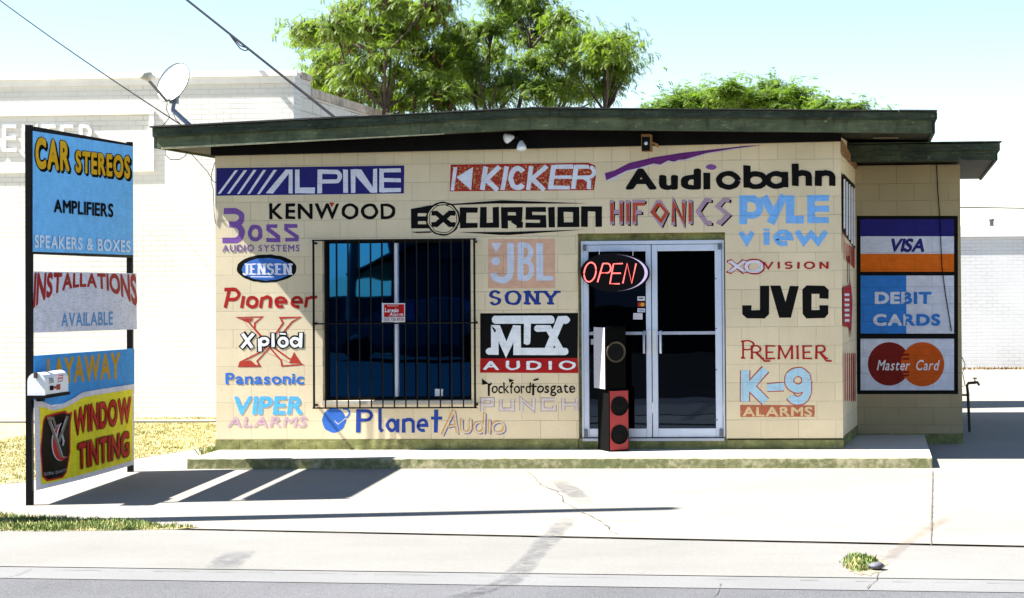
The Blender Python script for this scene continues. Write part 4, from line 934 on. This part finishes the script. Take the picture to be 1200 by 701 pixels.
# ---- mailbox on a bracket beside the near post
mbx = thing('mailbox', (0, 0, 0), 'white metal curbside mailbox with red flag fixed to the near black sign post', 'mailbox')
yb = PN.y-.14
q0 = at(33.8, 463, yb); q1 = at(53.5, 467, yb); bwid = (q1.x-q0.x); zb_ = q0.z; ht = at(44, 437, yb).z-zb_
mbx.location = (q0.x+bwid/2, yb, zb_-.02)
L_ = .44; r_ = bwid/2; cxm = q0.x+r_; zc = zb_+ht-r_
prof = [(cxm-r_, zb_), (cxm+r_, zb_)]+[(cxm+r_*math.cos(R(a)), zc+r_*math.sin(R(a))) for a in range(0, 181, 15)]
mb = MB(); mb.prism([(x, yb+.012, z) for x, z in prof], (0, L_, 0), None); mb.build('body', M_white, mbx, bevel=.004)
mb = MB(); pr2 = [(cxm+(x-cxm)*1.05, zb_+(z-zb_)*1.03-.003) for x, z in prof]; mb.prism([(x, yb-.02, z) for x, z in pr2], (0, .03, 0), None); mb.build('door', M_white, mbx, bevel=.006)
Mr = simple('flag_red', (.33, .02, .02), .5, .1)
mb = MB(); mb.box(cxm-.012, cxm+.012, yb-.045, yb-.021, zb_+ht-.045, zb_+ht+.005); mb.build('latch', simple('latch_dark', (.05, .03, .025)), mbx)
fx = cxm+r_
mb = MB(); mb.box(fx+.002, fx+.007, yb+.13, yb+.21, zb_+.045, zb_+.065); mb.box(fx+.002, fx+.006, yb+.2105, yb+.28, zb_+.03, zb_+.08); mb.build('flag', Mr, mbx)
mb = MB(); mb.box(fx+.001, fx+.012, yb+.08, yb+.13, zb_+.035, zb_+.075); mb.build('flag_pivot', M_black, mbx)
m = Mural(lambda x, y, d: Vector((fx+.001+d, yb+.06+x*.13, zb_+.098+y*.12)), .001, .0003)
m.add([([(x, .42*1-y) for x, y in p], f) for p, f in text_shapes('386', (0, 0, .75, .42), .0, .15)], mv((.05, .05, .06)))
m.build('number', mbx)
m = Mural(lambda x, y, d: Vector((fx+.001+d, yb+.24+x*.1, zb_+.105+y*.1)), .001, .0003)
m.add([stroke([(0, 0), (.9, 0), (1.0, .5), (.15, .5)], .09, closed=True), stroke([(.2, .25), (.8, .28)], .12)], mv((.45, .1, .1))); m.build('mark', mbx)
mb = MB(); mb.box(cxm-r_-.01, cxm+r_+.01, yb-.03, yb+L_+.03, zb_-.03, zb_-.004); mb.box(cxm-.02, cxm+.02, PN.y-.12, PN.y-.03, zb_-.06, zb_-.031); mb.build('bracket', Mb, mbx)
# ---- red security plate on the window guard
m = MB(); pc = [(449, 355.5), (474.5, 355.5), (474.5, 377.5), (449, 377.5)]; yp = gy-.02
al = thing('security_plate', at(461, 377, yp), 'small red plate with white lettering fixed to the window bars', 'security sign')
mb = MB(); P = [at(x, y, yp) for x, y in pc]; mb.prism(P, (0, .003, 0), None); mb.build('plate', simple('plate_white', (.66, .67, .7), .4, .05), al)
mb = MB(); P = [at(*q, yp) for q in ((447.5, 355), (448.6, 355), (448.6, 378), (447.5, 378))]; mb.prism(P, (0, .01, 0), None); mb.build('bracket', M_alu, al)
m = Mural(lambda x, y, d: at(x, y, yp-d), .001, .0004)
m.add(rect(450, 356.7, 473.7, 371.5), mv((.42, .012, .012))); m.add(text_shapes('PROTECTED BY', (454, 357.8, 467, 359.2), .0, .1), mv((.75, .75, .75)))
m.add(text_shapes('Laredo', (451, 361.2, 467, 366), .03, .05, .1), mv((.78, .78, .8))); m.add(text_shapes('Alarm', (456, 366.2, 472, 370.6), .01, .12, .2), mv((.78, .78, .8)))
m.add(rect(450, 372, 456.5, 376.6), mv((.35, .35, .38))); m.add(text_shapes('726 8728', (458, 372.4, 473, 376.2), .03, .1), mv((.25, .05, .05))); m.build('lettering', al)
# ---- hanging neon sign
yo = -.035
op = thing('neon_sign', at(720, 342, yo), 'dark oval neon sign reading OPEN hung from the top of the glass doors', 'neon sign')
mb = MB(); ov = [(720.7+40.6*math.cos(6.28318*i/48)*1, 319.4+23*math.sin(6.28318*i/48)+(i*0)) for i in range(48)]
tilt = lambda x, y: (720.7+(x-720.7)*math.cos(R(2))-(y-319.4)*math.sin(R(2)), 319.4+(x-720.7)*math.sin(R(2))+(y-319.4)*math.cos(R(2)))
mb.prism([at(*tilt(x, y), yo) for x, y in ov], (0, .03, 0), None); mb.build('backing', simple('black_acrylic', (.003, .003, .004), .4, .1, spec=.12), op, bevel=.004)
def neon(name, col, st):
    t = NT(name); return t.out((.5, .3, .3), .3, Emission_Color=(*col, 1), Emission_Strength=st)
Mn = neon('red_neon', (1, .10, .07), .42); Mv = neon('violet_neon', (.42, .40, .75), .22)
mb = MB(); kx = crop(660, 260, 4.38)
def tubepx(p, r=.0085, cl=False): mb.tube([at(*(q), yo-.02) for q in p], r, None, 6)
def kk_(L): return kx((L, []))[0]
for L in (arc(138, 258, 30, 50, -75, 285, 26), [(176, 310), (204, 214)], [(204, 214), (232, 214)]+arc(228, 238, 16, 24, -85, 90, 8)+[(194, 262)], [(306, 214), (258, 216), (240, 318), (290, 318)], [(250, 264), (296, 264)], [(306, 316), (328, 214), (352, 316), (374, 214)]):
    L = [(x+(258-y)*(.12 if i_ else .0), y) for i_, (x, y) in enumerate(L)] if len(L) > 20 else L
    tubepx(kk_(L))
mb.build('neon_letters', Mn, op)
ca = [(262+172*math.cos(R(a)), 262+94*math.sin(R(a))) for a in range(-92, 100, 8)]; cb = [(262+172*math.cos(R(a))-16*math.cos(R(a*.9))**2, 262+94*math.sin(R(a))) for a in range(-92, 100, 8)]
mb = MB(); n = len(ca); A = [at(*q, yo-.006) for q in kk_(ca)]; B = [at(*q, yo-.006) for q in kk_(cb)]
mb.mesh(A+B, [(i, i+1, n+i+1, n+i) for i in range(n-1)]); mb.mesh([p+Vector((0, .005, 0)) for p in A]+A, [(i, i+1, n+i+1, n+i) for i in range(n-1)]); mb.build('neon_arc', Mv, op)
mb = MB()
for x in (702, 741.5): mb.tube([at(x, 285, yo+.05), at(x, 284, yo-.0), at(x+.3, 292, yo-.005), at(x, 301, yo+.012)], .004, None, 6)
mb.build('hook', M_alu, op)
# ---- two speaker cabinets stacked on the step
def cab(name, label, px, zbot, ztop, w_, d_, ang, mats, rings):
    p = at(px[0], px[1], -.30); o = Vector((p.x, -.30, zbot)); e = thing(name, o, label, 'speaker', None)
    c_, s_ = math.cos(R(ang)), math.sin(R(ang)); ax = Vector((c_, s_, 0)); ay = Vector((-s_, c_, 0)); H = ztop-zbot   # front face runs along ax, normal -ay
    mb = MB(); mb.obox(o, ax*w_, ay*d_, (0, 0, H)); mb.build('cabinet', mats[0], e, bevel=.008)
    mb = MB(); mb.obox(o+ax*.012-ay*.006+Vector((0, 0, .015)), ax*(w_-.024), ay*.005, (0, 0, H-.03)); mb.build('baffle', mats[1], e, bevel=.002)
    if mats[2]:
        mb = MB(); mb.obox(o-ax*.004+ay*.004+Vector((0, 0, .006)), ax*.003, ay*(d_-.012), (0, 0, H-.012)); mb.build('side_panel', mats[2], e)
    for zc_, rr, mt in rings:
        ctr = o+ax*w_/2-ay*.006+Vector((0, 0, zc_*H)); mb = MB(); mb.lathe(ctr, -ay, [(0, rr), (.008, rr), (.012, rr*.93), (.004, rr*.86), (-.0, rr*.8)], mt, n=30); mb.lathe(ctr, -ay, [(.003, rr*.8), (.001, rr*.45), (.0035, rr*.35), (.008, rr*.2), (.009, 0)], M_black, n=26); mb.build('woofer', mt, e)
    return o, ax, ay
M_cab = simple('black_carpet_cabinet', (.003, .003, .003), .95, .3, 90, spec=.05)
zt_low = at(715, 457, -.3).z; zt_up = at(710, 383.5, -.3).z
ANG = 33
M_red = simple('red_baffle', (.32, .012, .012), .5, .15, 8); M_gcar = simple('grey_speckled_carpet', (.42, .42, .46), .95, .35, 160)
o1, ax1, ay1 = cab('speaker_box', 'black speaker cabinet with a red front, standing on the step by the doors', (714, 527.5), HZ+.002, zt_low, .24, .30, ANG, (M_cab, M_red, None), ((.27, .105, M_black), (.73, .105, M_black)))
cab('speaker_box', 'black speaker cabinet with a pale grey side, on top of the red one', (710, 526.5), zt_low+.002, zt_up, .25, .30, ANG, (M_cab, M_cab, M_gcar), ((.60, .115, simple('gold_ring', (.04, .03, .012), .5)),))
# ---- twin floodlight under the eaves
fl = thing('flood_lamp', at(606, 158, -.12), 'black twin floodlight with two white bulbs fixed to the beam above the red sign', 'floodlight')
mb = MB(); c0 = at(607, 158, -.1); mb.lathe(c0, (0, -1, 0), [(0, .055), (.03, .05), (.035, 0)], n=18); mb.build('mount', M_black, fl)
M_bulb = simple('white_lamp_glass', (.70, .76, .85), .25, .03)
for px, py, ax, nm in ((597, 161.5, (-.75, -.55, -.25), 'lamp'), (611, 170.5, (.12, -.35, -.9), 'lamp')):
    a = Vector(ax).normalized(); c1 = at(px, py, -.24); mb = MB()
    mb.tube([c0+Vector((0, -.03, 0)), c1-a*.09], .012, M_black, 6); mb.lathe(c1-a*.09, a, [(0, .022), (.04, .024)], M_black, n=12)
    mb.lathe(c1-a*.05, a, [(0, .02), (.05, .045), (.09, .055), (.1, .05), (.105, 0)], M_bulb, n=18); mb.build(nm, M_bulb, fl)
# ---- small brown box speaker on the beam
M_tan = simple('tan_wood', (.22, .11, .03), .6, .2, 20)
wsb = thing('wall_speaker', at(757, 178, -.12), 'little brown box speaker with black front on the beam above the doors', 'speaker')
mb = MB(); a, b = at(751.5, 177.5, -.3), at(763, 157, -.3); mb.box(a.x, b.x, -.3, -.17, a.z, b.z); mb.build('housing', M_tan, wsb, bevel=.006)
mb = MB(); a2, b2_ = at(752.3, 177, -.304), at(761.5, 160.5, -.304); mb.box(a2.x, b2_.x, -.306, -.3005, a2.z, b2_.z); mb.build('front', M_black, wsb)
mb = MB(); mb.lathe(at(757, 168, -.306), (0, -1, 0), [(0, .018), (.003, .02), (.004, .012), (.002, 0)], n=14); mb.build('lens', M_alu, wsb)
mb = MB(); mb.tube([at(763, 167, -.2), at(770, 169, -.12), at(771, 172, -.1)], .014, None, 8); mb.build('bracket', M_tan, wsb)
# ---- satellite dish on the roof's left end
dsh = thing('satellite_dish', at(231, 148, -.2), 'white satellite dish on a bent steel mast at the left end of the roof', 'satellite dish')
yd = -.2; dc = at(203, 96.5, yd); dn = Vector((-.42, -.84, .36)).normalized()
mb = MB(); prof = [(-.075+.075*(i/8)**2*1.0, .225*(i/8)) for i in range(9)]
a = dn.orthogonal().normalized(); 
mb.lathe(dc, dn, prof+[(.006, .235), (-.006, .235)]+[(p-.008, r) for p, r in prof[::-1]], n=44); mb.build('dish', simple('dish_white', (.8, .8, .8), .45, .03), dsh)
mb = MB(); e1 = dn.orthogonal().normalized(); e2 = dn.cross(e1); mb.tube([dc+dn*.004+(e1*math.cos(R(q))+e2*math.sin(R(q)))*.236 for q in range(0, 361, 10)], .0055, None, 6); mb.build('rim', simple('dark_rim', (.03, .03, .035), .6), dsh)
mb = MB(); J = at(201.5, 118, yd); K = at(202.5, 129, yd); Bq = at(224, 148.5, yd)
mb.tube([dc-dn*.09, J+Vector((.02, .03, .02)), K], .022, None, 8); mb.tube([K+Vector((0, 0, .03)), K, Bq, Bq+Vector((.05, 0, -.06))], .026, None, 10); mb.box(J.x-.03, J.x+.05, yd-.0, yd+.07, J.z-.03, J.z+.06); mb.build('mast', M_steel, dsh)
mb = MB(); arm0, arm1 = at(195, 118, yd-.12), at(174, 94, yd-.28); mb.tube([dc-dn*.08-Vector((0, 0, .12)), arm0, arm1], .018, None, 8); mb.build('feed_arm', simple('feed_grey', (.2, .2, .19), .6), dsh)
mb = MB(); hd = at(172, 88, yd-.30); u_ = (dc-hd).normalized(); mb.lathe(hd-u_*.07+Vector((0, 0, -.01)), u_, [(0, 0), (0, .045), (.10, .055), (.115, .03), (.14, .03), (.145, .02), (.17, .022), (.172, 0)], n=14); mb.build('feed_head', simple('feed_beige', (.5, .48, .38), .5), dsh)
mb = MB(); mb.tube([at(196, 120, yd-.05), at(195, 128, yd-.04), at(199, 137, yd-.02), at(194, 144, yd-.01), at(188, 149.5, yd)], .004, None, 5); mb.tube([at(202, 130, yd), at(206, 140, yd), at(212, 146, yd), at(217, 149, yd)], .004, None, 5); mb.build('cable', M_cable, dsh)
# ---- service wires
def wire(pts, r, label, sag=0, kinks=None, group=None):
    mb = MB(); P = []
    for a, b in zip(pts, pts[1:]): P += [a.lerp(b, i/14)-Vector((0, 0, sag*4*(i/14)*(1-i/14))) for i in range(14)]
    P.append(pts[-1]); mb.tube(P, r, None, 6)
    for q in kinks or []: mb.tube(q, r*.55, None, 5)
    return tag(mb.build('service_wire', M_cable), label, 'wire', group)
a, b = at(210, 145, -.2), at(-60, -45, 5.0)
wire([b, a], .007, 'thin overhead wire running down from the top left corner to the roof by the dish', .05)
a, b = at(392, 137.5, 3.0), at(214, -4, 7.0); b2w = b+(b-a)*.3
L1 = [a.lerp(b, q) for q in (.52, .55, .58, .62, .66)]
kn = [[L1[0]+Vector((0, 0, 0)), L1[1]+Vector((0, 0, -.07)), L1[2]+Vector((0, 0, -.09)), L1[3]+Vector((0, 0, -.05)), L1[4]], [L1[0], L1[1]+Vector((.03, 0, -.03)), L1[2]+Vector((.0, 0, -.05)), L1[4]]]
wire([b2w, a], .017, 'thick twisted overhead cable sloping down behind the roof below the tree', .0, kn)
wire([at(1120, 243, 40), at(1330, 246, 40)], .02, 'faint wire strung level across the sky above the low far building')
mb = MB()
def loop(p, r=.004): mb.tube([at(x, y, d) for x, y, d in p], r, None, 5)
loop([(194, 176, -.1), (194, 182, -.1), (200, 187, -.1), (210, 187, -.05), (217, 183, 0), (220, 178, 0)]); loop([(224, 180, .0), (232, 189, .0), (243, 201, -.0), (250, 213, -.01), (253.6, 214, -.012)]); loop([(252, 190, -.012), (248, 203, -.015), (247.5, 213, -.015), (250, 222, -.015), (251, 250, -.01), (252.4, 262, -.005)])
tag(mb.build('loose_wires', M_cable), 'thin loose wires dangling from the left eave down the corner of the shop', 'wire')
mb = MB(); mb.tube([at(x, y, SY-.012) for x, y in ((1097.5, 192), (1099, 225), (1101, 250), (1102.5, 285), (1104, 315), (1108, 345), (1112, 370), (1115, 388))], .006, None, 6)
tag(mb.build('wing_wire', M_cable), 'black wire running down over the three painted card panels', 'wire')
# ---- standpipe tap beside the wing
tp = gr(1136.5, 506); tpt = at(1134, 449, tp.y).z
tap = thing('water_tap', tp, 'rusty standpipe tap beside the right-hand corner of the shop', 'tap'); M_pipe = simple('rusty_pipe', (.03, .022, .018), .7, .4, 20)
mb = MB(); mb.tube([tp-Vector((0, 0, .05)), (tp.x-.02, tp.y, tpt-.12), (tp.x-.03, tp.y, tpt-.03), (tp.x-.01, tp.y, tpt), (tp.x+.06, tp.y-.01, tpt+.005)], .018, None, 8)
zbk = at(1130, 463, tp.y).z; mb.tube([(tp.x, tp.y, zbk), (WRX-.02, tp.y, zbk)], .014, None, 6); mb.build('pipe', M_pipe, tap)
mb = MB(); mb.tube([(tp.x+.06, tp.y-.01, tpt+.005), (tp.x+.10, tp.y-.015, tpt+.01), (tp.x+.125, tp.y-.02, tpt-.03)], .02, None, 8, r2=.014); mb.build('spout', M_pipe, tap)
mb = MB(); mb.tube([(tp.x+.07, tp.y-.01, tpt), (tp.x+.07, tp.y-.01, tpt+.06)], .008, None, 6); mb.lathe((tp.x+.07, tp.y-.01, tpt+.055), (0, 0, 1), [(0, .028), (.012, .028), (.014, 0)], n=10); mb.build('handle', M_pipe, tap)
mb = MB(); z_ = at(1128, 430, SY+.4).z; mb.tube([at(1127, 418, SY+.3), at(1131, 427, SY+.3), at(1128, 437, SY+.3), at(1131, 452, SY+.3), at(1127, 453, SY+.3)], .005, None, 5)
tag(mb.build('cable_stub', M_cable), 'thin stub of cable sticking out above the standpipe tap', 'wire')
# ---- hole in the sidewalk with weeds and a stone
hc = gr(1016, 663); hr = (gr(1040, 663).x-hc.x)
mb = MB(); random.seed(11); ring = [(hc.x+hr*(.8+.3*random.random())*math.cos(6.28318*i/40), hc.y+.45*(.75+.35*random.random())*math.sin(6.28318*i/40)) for i in range(40)]
sheet('weed_soil', ring, GZ+.0055, simple('weed_dirt', (.2, .165, .11), .95, .35, 25))
mb = MB()
for i in range(420):
    a = random.uniform(0, 6.283); q = math.sqrt(random.random()); x, y = hc.x-.05+hr*.8*q*math.cos(a), hc.y+.08+.33*q*math.sin(a)
    if x > hc.x+.07 and y < hc.y+.1: continue
    blades(mb, x, y, random.uniform(.015, .04), GZ+.005, 3, .03, .005)
tag(mb.build('weed_tuft', M_green), 'round tuft of green weeds growing in a hole in the sidewalk', 'weeds')
st = gr(1027, 668.5); mb = MB(); bm_ = bmesh.new(); bmesh.ops.create_icosphere(bm_, subdivisions=2, radius=1)
vv = [(st.x+v.co.x*.055*(1+.15*math.sin(v.co.y*5)), st.y+v.co.y*.045, GZ+.032+v.co.z*.026*(1+.2*math.sin(v.co.x*4))) for v in bm_.verts]; bm_.verts.index_update(); ff = [tuple(v.index for v in f.verts) for f in bm_.faces]; bm_.free()
mb.mesh(vv, ff, None, True); tag(mb.build('stone', simple('grey_stone', (.09, .09, .11), .7, .2, 30)), 'small dark grey stone lying beside the weed tuft in the sidewalk', 'stone')
# ---- utility pole beyond the left edge, throwing its long shadow across the apron
pe = gr(783, 596); sdn = -SUN_TO; PHT = 8.6; pb_ = Vector((pe.x-sdn.x/-sdn.z*PHT, pe.y-sdn.y/-sdn.z*PHT, GZ))
up_ = thing('utility_pole', pb_, 'wooden utility pole standing by the street left of the tall sign', 'utility pole')
mb = MB(); mb.tube([pb_-Vector((0, 0, .3)), pb_+Vector((0, 0, PHT))], .19, None, 14, r2=.10); mb.build('shaft', simple('pole_wood', (.12, .085, .055), .9, .3), up_)
mb = MB(); mb.obox(pb_+Vector((-.9, -.12, PHT-2.3)), (1.2, .1, 0), (0, .1, 0), (0, 0, .1)); mb.build('crossarm', simple('arm_wood', (.12, .085, .055), .9, .3), up_)
# ================================================================== TREES
def leaf_mat(name, a, b, c):
    t = NT(name); n = t.noise(1.6, 3); n2 = t.noise(23, 1)
    cc = t.mix(t.ramp(n, [(.36, 0), (.64, 1)]), c4(a), c4(b)); cc = t.mix(t.ramp(n2, [(.45, 0), (.7, .7)]), cc, c4(c))
    t.out(cc, .55); tr = t.n('BsdfTranslucent', {'Color': t.mix(1, cc, c4((1.5, 1.6, .7)), 'MULTIPLY')}); mx = t.n('MixShader', {0: .5, 1: t.b.outputs[0], 2: tr.outputs[0]})
    t.t.links.new(mx.outputs[0], t.t.nodes['Material Output'].inputs[0]); return t.mat
M_leaf = leaf_mat('feathery_leaves', (.07, .13, .015), (.125, .19, .02), (.22, .26, .04)); M_leaf2 = leaf_mat('far_leaves', (.055, .115, .012), (.10, .17, .02), (.19, .24, .04))
M_bark = simple('bark', (.07, .05, .035), .9, .3, 12); M_pod = simple('brown_pods', (.10, .035, .02), .7, .4, 8)
def frond(mb, o, d, L, nl, wid, ll, droop):
    d = d.normalized(); up = Vector((0, 0, 1)); s = d.cross(up)
    s = s.normalized() if s.length > .05 else Vector((1, 0, 0)); p = o.copy(); seg = L/nl
    for i in range(nl):
        d = (d+Vector((0, 0, -droop))).normalized(); q = p+d*seg; s = d.cross(up); s = s.normalized() if s.length > .05 else Vector((1, 0, 0)); n = s.cross(d)
        for sg in (-1, 1):
            tip = q+s*sg*ll*.9+d*ll*.35-up*ll*random.uniform(.1, .6); e = d*wid
            b = len(mb.v); mb.v += [tuple(p), tuple(p.lerp(tip, .5)+e), tuple(tip), tuple(p.lerp(tip, .5)-e*.4)]; mb.f.append((b, b+1, b+2, b+3)); mb.m.append(0)
        p = q
def tree(name, label, base, ztop, lobes, dens, L, seed, mats, pods=None, trunkr=.14, droop=.16, ll=.075, nl=7, fork=1.4, cat='tree', spread=1.0):
    random.seed(seed); th = thing(name, base, label, cat); tr = MB(); cr = MB(); pd = MB(); fk = base+Vector((0, 0, fork))
    tr.tube([base-Vector((0, 0, .2)), base+Vector((.05, 0, fork*.5)), fk], trunkr, None, 10, r2=trunkr*.75)
    mains = []                                   # a few real limbs; the smaller boughs spring from the nearest of them
    for (c, r3, wgt) in sorted(lobes, key=lambda q: random.random())[:max(3, len(lobes)//6)]:
        c = Vector(c); P = [fk]; sw = Vector((random.uniform(-.35, .35), random.uniform(-.35, .35), 0))
        for q in (.3, .55, .8, 1): P.append(fk.lerp(c, q)+sw*math.sin(q*4.2)+Vector((random.uniform(-.1, .1), random.uniform(-.1, .1), 0)))
        tr.tube(P, trunkr*.5, None, 7, r2=trunkr*.12, cap=False); mains.append(P)
    for (c, r3, wgt) in lobes:
        c = Vector(c); st0 = min((p for P in mains for p in P[1:4]), key=lambda p: (p-c).length+max(0, p.z-c.z+.4)*3)
        mid = st0.lerp(c, .5)+Vector((random.uniform(-.3, .3), random.uniform(-.3, .3), .1)); tr.tube([st0, st0.lerp(mid, .5)+Vector((random.uniform(-.08, .08), 0, 0)), mid, c], trunkr*.2, None, 6, r2=trunkr*.06, cap=False)
        nb = max(2, int(wgt*13*random.uniform(.7, 1.3)))
        for b in range(nb):
            dv = Vector((random.gauss(0, 1), random.gauss(0, 1), random.gauss(0, .85))).normalized(); k_ = random.uniform(.3, 1.22)
            tip = c+Vector((dv.x*r3[0], dv.y*r3[1], dv.z*r3[2]))*k_; st = mid.lerp(c, random.uniform(.3, 1)); m2 = st.lerp(tip, .55)+Vector((0, 0, .12))
            tr.tube([st, m2, tip], trunkr*.12, None, 5, r2=.005, cap=False); sp_ = random.uniform(.09, .2)*spread
            for f in range(int(dens*random.uniform(.4, 1.5))):
                o = tip+Vector((random.gauss(0, sp_*1.3), random.gauss(0, sp_), random.gauss(0, sp_*.7)))
                if random.random() < .3: o = m2.lerp(tip, random.random())+Vector((random.gauss(0, .06), random.gauss(0, .06), random.gauss(0, .05)))
                dd = Vector((random.gauss(0, 1), random.gauss(0, 1), random.uniform(-.7, .4)))+dv*.5
                frond(cr, o, dd, L*random.uniform(.6, 1.25), nl, ll*.22, ll*random.uniform(.7, 1.2), droop*random.uniform(.5, 1.8))
            if pods and random.random() < pods:
                for f in range(random.randint(4, 12)):
                    o = m2.lerp(tip, random.uniform(.2, 1))+Vector((random.gauss(0, .1), random.gauss(0, .1), random.gauss(0, .08))); s = random.uniform(.1, .2); a = random.uniform(0, 6.28); e = Vector((math.cos(a), math.sin(a), 0))*.012
                    pd.face([o-e, o+e, o+e+Vector((random.gauss(0, .02), 0, -s)), o-e+Vector((random.gauss(0, .02), 0, -s))])
    tr.build('trunk', mats[1], th); cr.build('crown', mats[0], th)
    if pods: pd.build('seed_pods', M_pod, th)
    return th
def L3(px, py, y, rx, ry, rz, w_): p = at(px, py, y); s = (y-CAM.y)/FPX; return (p, (rx*s, ry*s, rz*s), w_)
yA, yB2, yC = 11.0, 12.5, 26.0
bA = at(452, 490, yA); bA.z = GZ; bB = at(612, 490, yB2); bB.z = GZ
random.seed(40)
def lobes(y, spots, w_): return [L3(px, py, y+random.uniform(-1.6, 1.6), rx, rx, rz, w_) for px, py, rx, rz in spots]
tree('leafy_tree', 'feathery green tree with hanging brown seed pods behind the left half of the roof', bA, 8, lobes(yA, [
    (355, 34, 11, 7), (372, 42, 15, 9), (392, 28, 14, 11), (385, 72, 18, 11), (375, 95, 16, 9), (400, 52, 20, 14), (415, 88, 22, 14), (400, 116, 20, 9), (410, 8, 18, 14), (432, 30, 20, 14), (440, 66, 22, 14), (436, 110, 22, 10), (450, 2, 22, 14), (462, 44, 20, 13), (470, 84, 20, 13), (478, 14, 20, 14), (488, 52, 20, 14), (496, 98, 22, 13), (500, 20, 16, 12), (512, 2, 12, 12), (510, 70, 18, 13), (520, 112, 20, 10), (430, -18, 24, 12), (470, -22, 26, 12), (470, 120, 20, 8)], .95),
    29, .17, 21, (M_leaf, M_bark), pods=.45, droop=.10, ll=.062, nl=8, spread=.95)
tree('leafy_tree', 'bright feathery green tree rising behind the middle of the roof', bB, 8, lobes(yB2, [
    (524, 52, 15, 11), (520, 88, 18, 12), (536, 34, 13, 9), (545, 66, 18, 12), (530, 76, 16, 11), (545, 108, 20, 11), (548, 50, 14, 9), (560, 84, 20, 13), (574, 34, 16, 12), (580, 112, 22, 10), (585, 62, 20, 13), (600, 20, 18, 13), (598, 92, 22, 13), (612, 48, 20, 13), (622, 8, 18, 12), (625, 76, 22, 13), (632, 108, 22, 10), (640, 34, 20, 13), (655, 60, 22, 13), (660, 94, 22, 12), (662, 22, 14, 9), (680, 44, 16, 10), (688, 76, 20, 12), (690, 108, 22, 9), (706, 56, 16, 10), (714, 92, 16, 10), (722, 44, 12, 8), (726, 74, 9, 8), (618, -14, 18, 10), (590, -6, 12, 9)], 1.0),
    29, .17, 33, (M_leaf, M_bark), droop=.11, ll=.062, nl=8, spread=.95)
bC = at(885, 480, yC); bC.z = GZ
tree('round_tree', 'low rounded green treetop just showing above the right half of the roof', bC, 5, lobes(yC, [
    (772, 127, 12, 5), (795, 124, 16, 7), (815, 118, 16, 9), (838, 116, 16, 9), (852, 104, 6, 6), (800, 113, 7, 5), (905, 104, 6, 5), (870, 116, 18, 9), (893, 114, 17, 10), (915, 118, 16, 9), (930, 113, 14, 9), (950, 122, 16, 7), (972, 125, 14, 6), (1000, 127, 12, 4), (850, 128, 30, 8), (910, 129, 34, 7)], 1.6),
    14, .24, 5, (M_leaf2, M_bark), trunkr=.16, droop=.05, ll=.12, nl=5, fork=1.5, spread=1.3)
# ================================================================== ACROSS THE STREET (seen only as reflections)
M_dark = simple('dark_siding', (.025, .022, .02), .8, .2); M_droof = simple('dark_shingles', (.03, .03, .03), .9, .2)
YO = -25
oh = thing('house', (2, YO, GZ), 'dark low house standing across the street', 'house')
mb = MB(); mb.box(-4.9, 26, YO-10, YO, GZ, 3.3); mb.build('wall', M_dark, oh)
mb = MB(); mb.prism([(-5.75, YO+.5, 1.62), (-4.5, YO+.5, 2.5), (2.5, YO+.5, 5.2), (30, YO+.5, 5.2), (30, YO+.5, 5.4), (2.4, YO+.5, 5.4), (-5.85, YO+.5, 1.75)], (0, -11, 0), None); mb.build('roof', M_droof, oh)
mb = MB(); mb.prism([(-4.7, YO+.2, 2.3), (2.5, YO+.2, 5.15), (26, YO+.2, 5.15), (26, YO+.2, 2.9), (-4.7, YO+.2, 2.1)], (0, -.18, 0), None); mb.build('gable', M_dark, oh)
wf_ = MB(); wf_.box(-2.4, -1.3, YO+.01, YO+.05, .9, 2.0); wf_.build('window', simple('pale_window', (.25, .27, .3), .4), oh); wf_ = MB(); wf_.box(.4, 1.9, YO+.01, YO+.05, .9, 2.0); wf_.build('window', simple('pale_window', (.25, .27, .3), .4), oh)
mb = MB(); mb.box(-40, -4.95, YO-.2, YO, GZ, 1.25); tag(mb.build('boundary_wall', M_dark), 'dark boundary wall beside the house across the street', 'wall')
opole = Vector((-5.75, YO+.6, GZ)); mb = MB(); mb.tube([opole, opole+Vector((.45, 0, 9))], .13, None, 10, r2=.09); tag(mb.build('utility_pole', simple('far_pole_wood', (.05, .04, .03))), 'dark leaning utility pole across the street', 'utility pole')
# a dark saloon parked opposite
cr_ = thing('parked_car', (-3.2, -21.9, GZ), 'dark saloon car parked across the street in front of the low house', 'car')
M_carp = simple('dark_car_paint', (.012, .014, .03), .25, .1)
body = [(-2.2, .35), (-2.2, .75), (-2.0, .9), (-1.2, .98), (-.55, 1.42), (.75, 1.45), (1.45, 1.02), (2.1, .95), (2.25, .7), (2.25, .35)]
mb = MB(); mb.prism([(-3.2+x, -22.7, GZ+z) for x, z in body], (0, 1.6, 0), None); mb.build('body', M_carp, cr_, bevel=.08)
mb = MB(); mb.prism([(-3.2+x, -21.098, GZ+z) for x, z in ((-1.05, 1.0), (-.5, 1.36), (.7, 1.39), (1.25, 1.03))], (0, .006, 0), None); mb.build('side_window', M_dglass, cr_)
for x in (-1.4, 1.4):
    mb = MB(); mb.lathe((-3.2+x, -21.12, GZ+.32), (0, 1, 0), [(0, .32), (.06, .32), (.07, .2), (.05, 0)], n=20); mb.build('wheel', M_black, cr_)
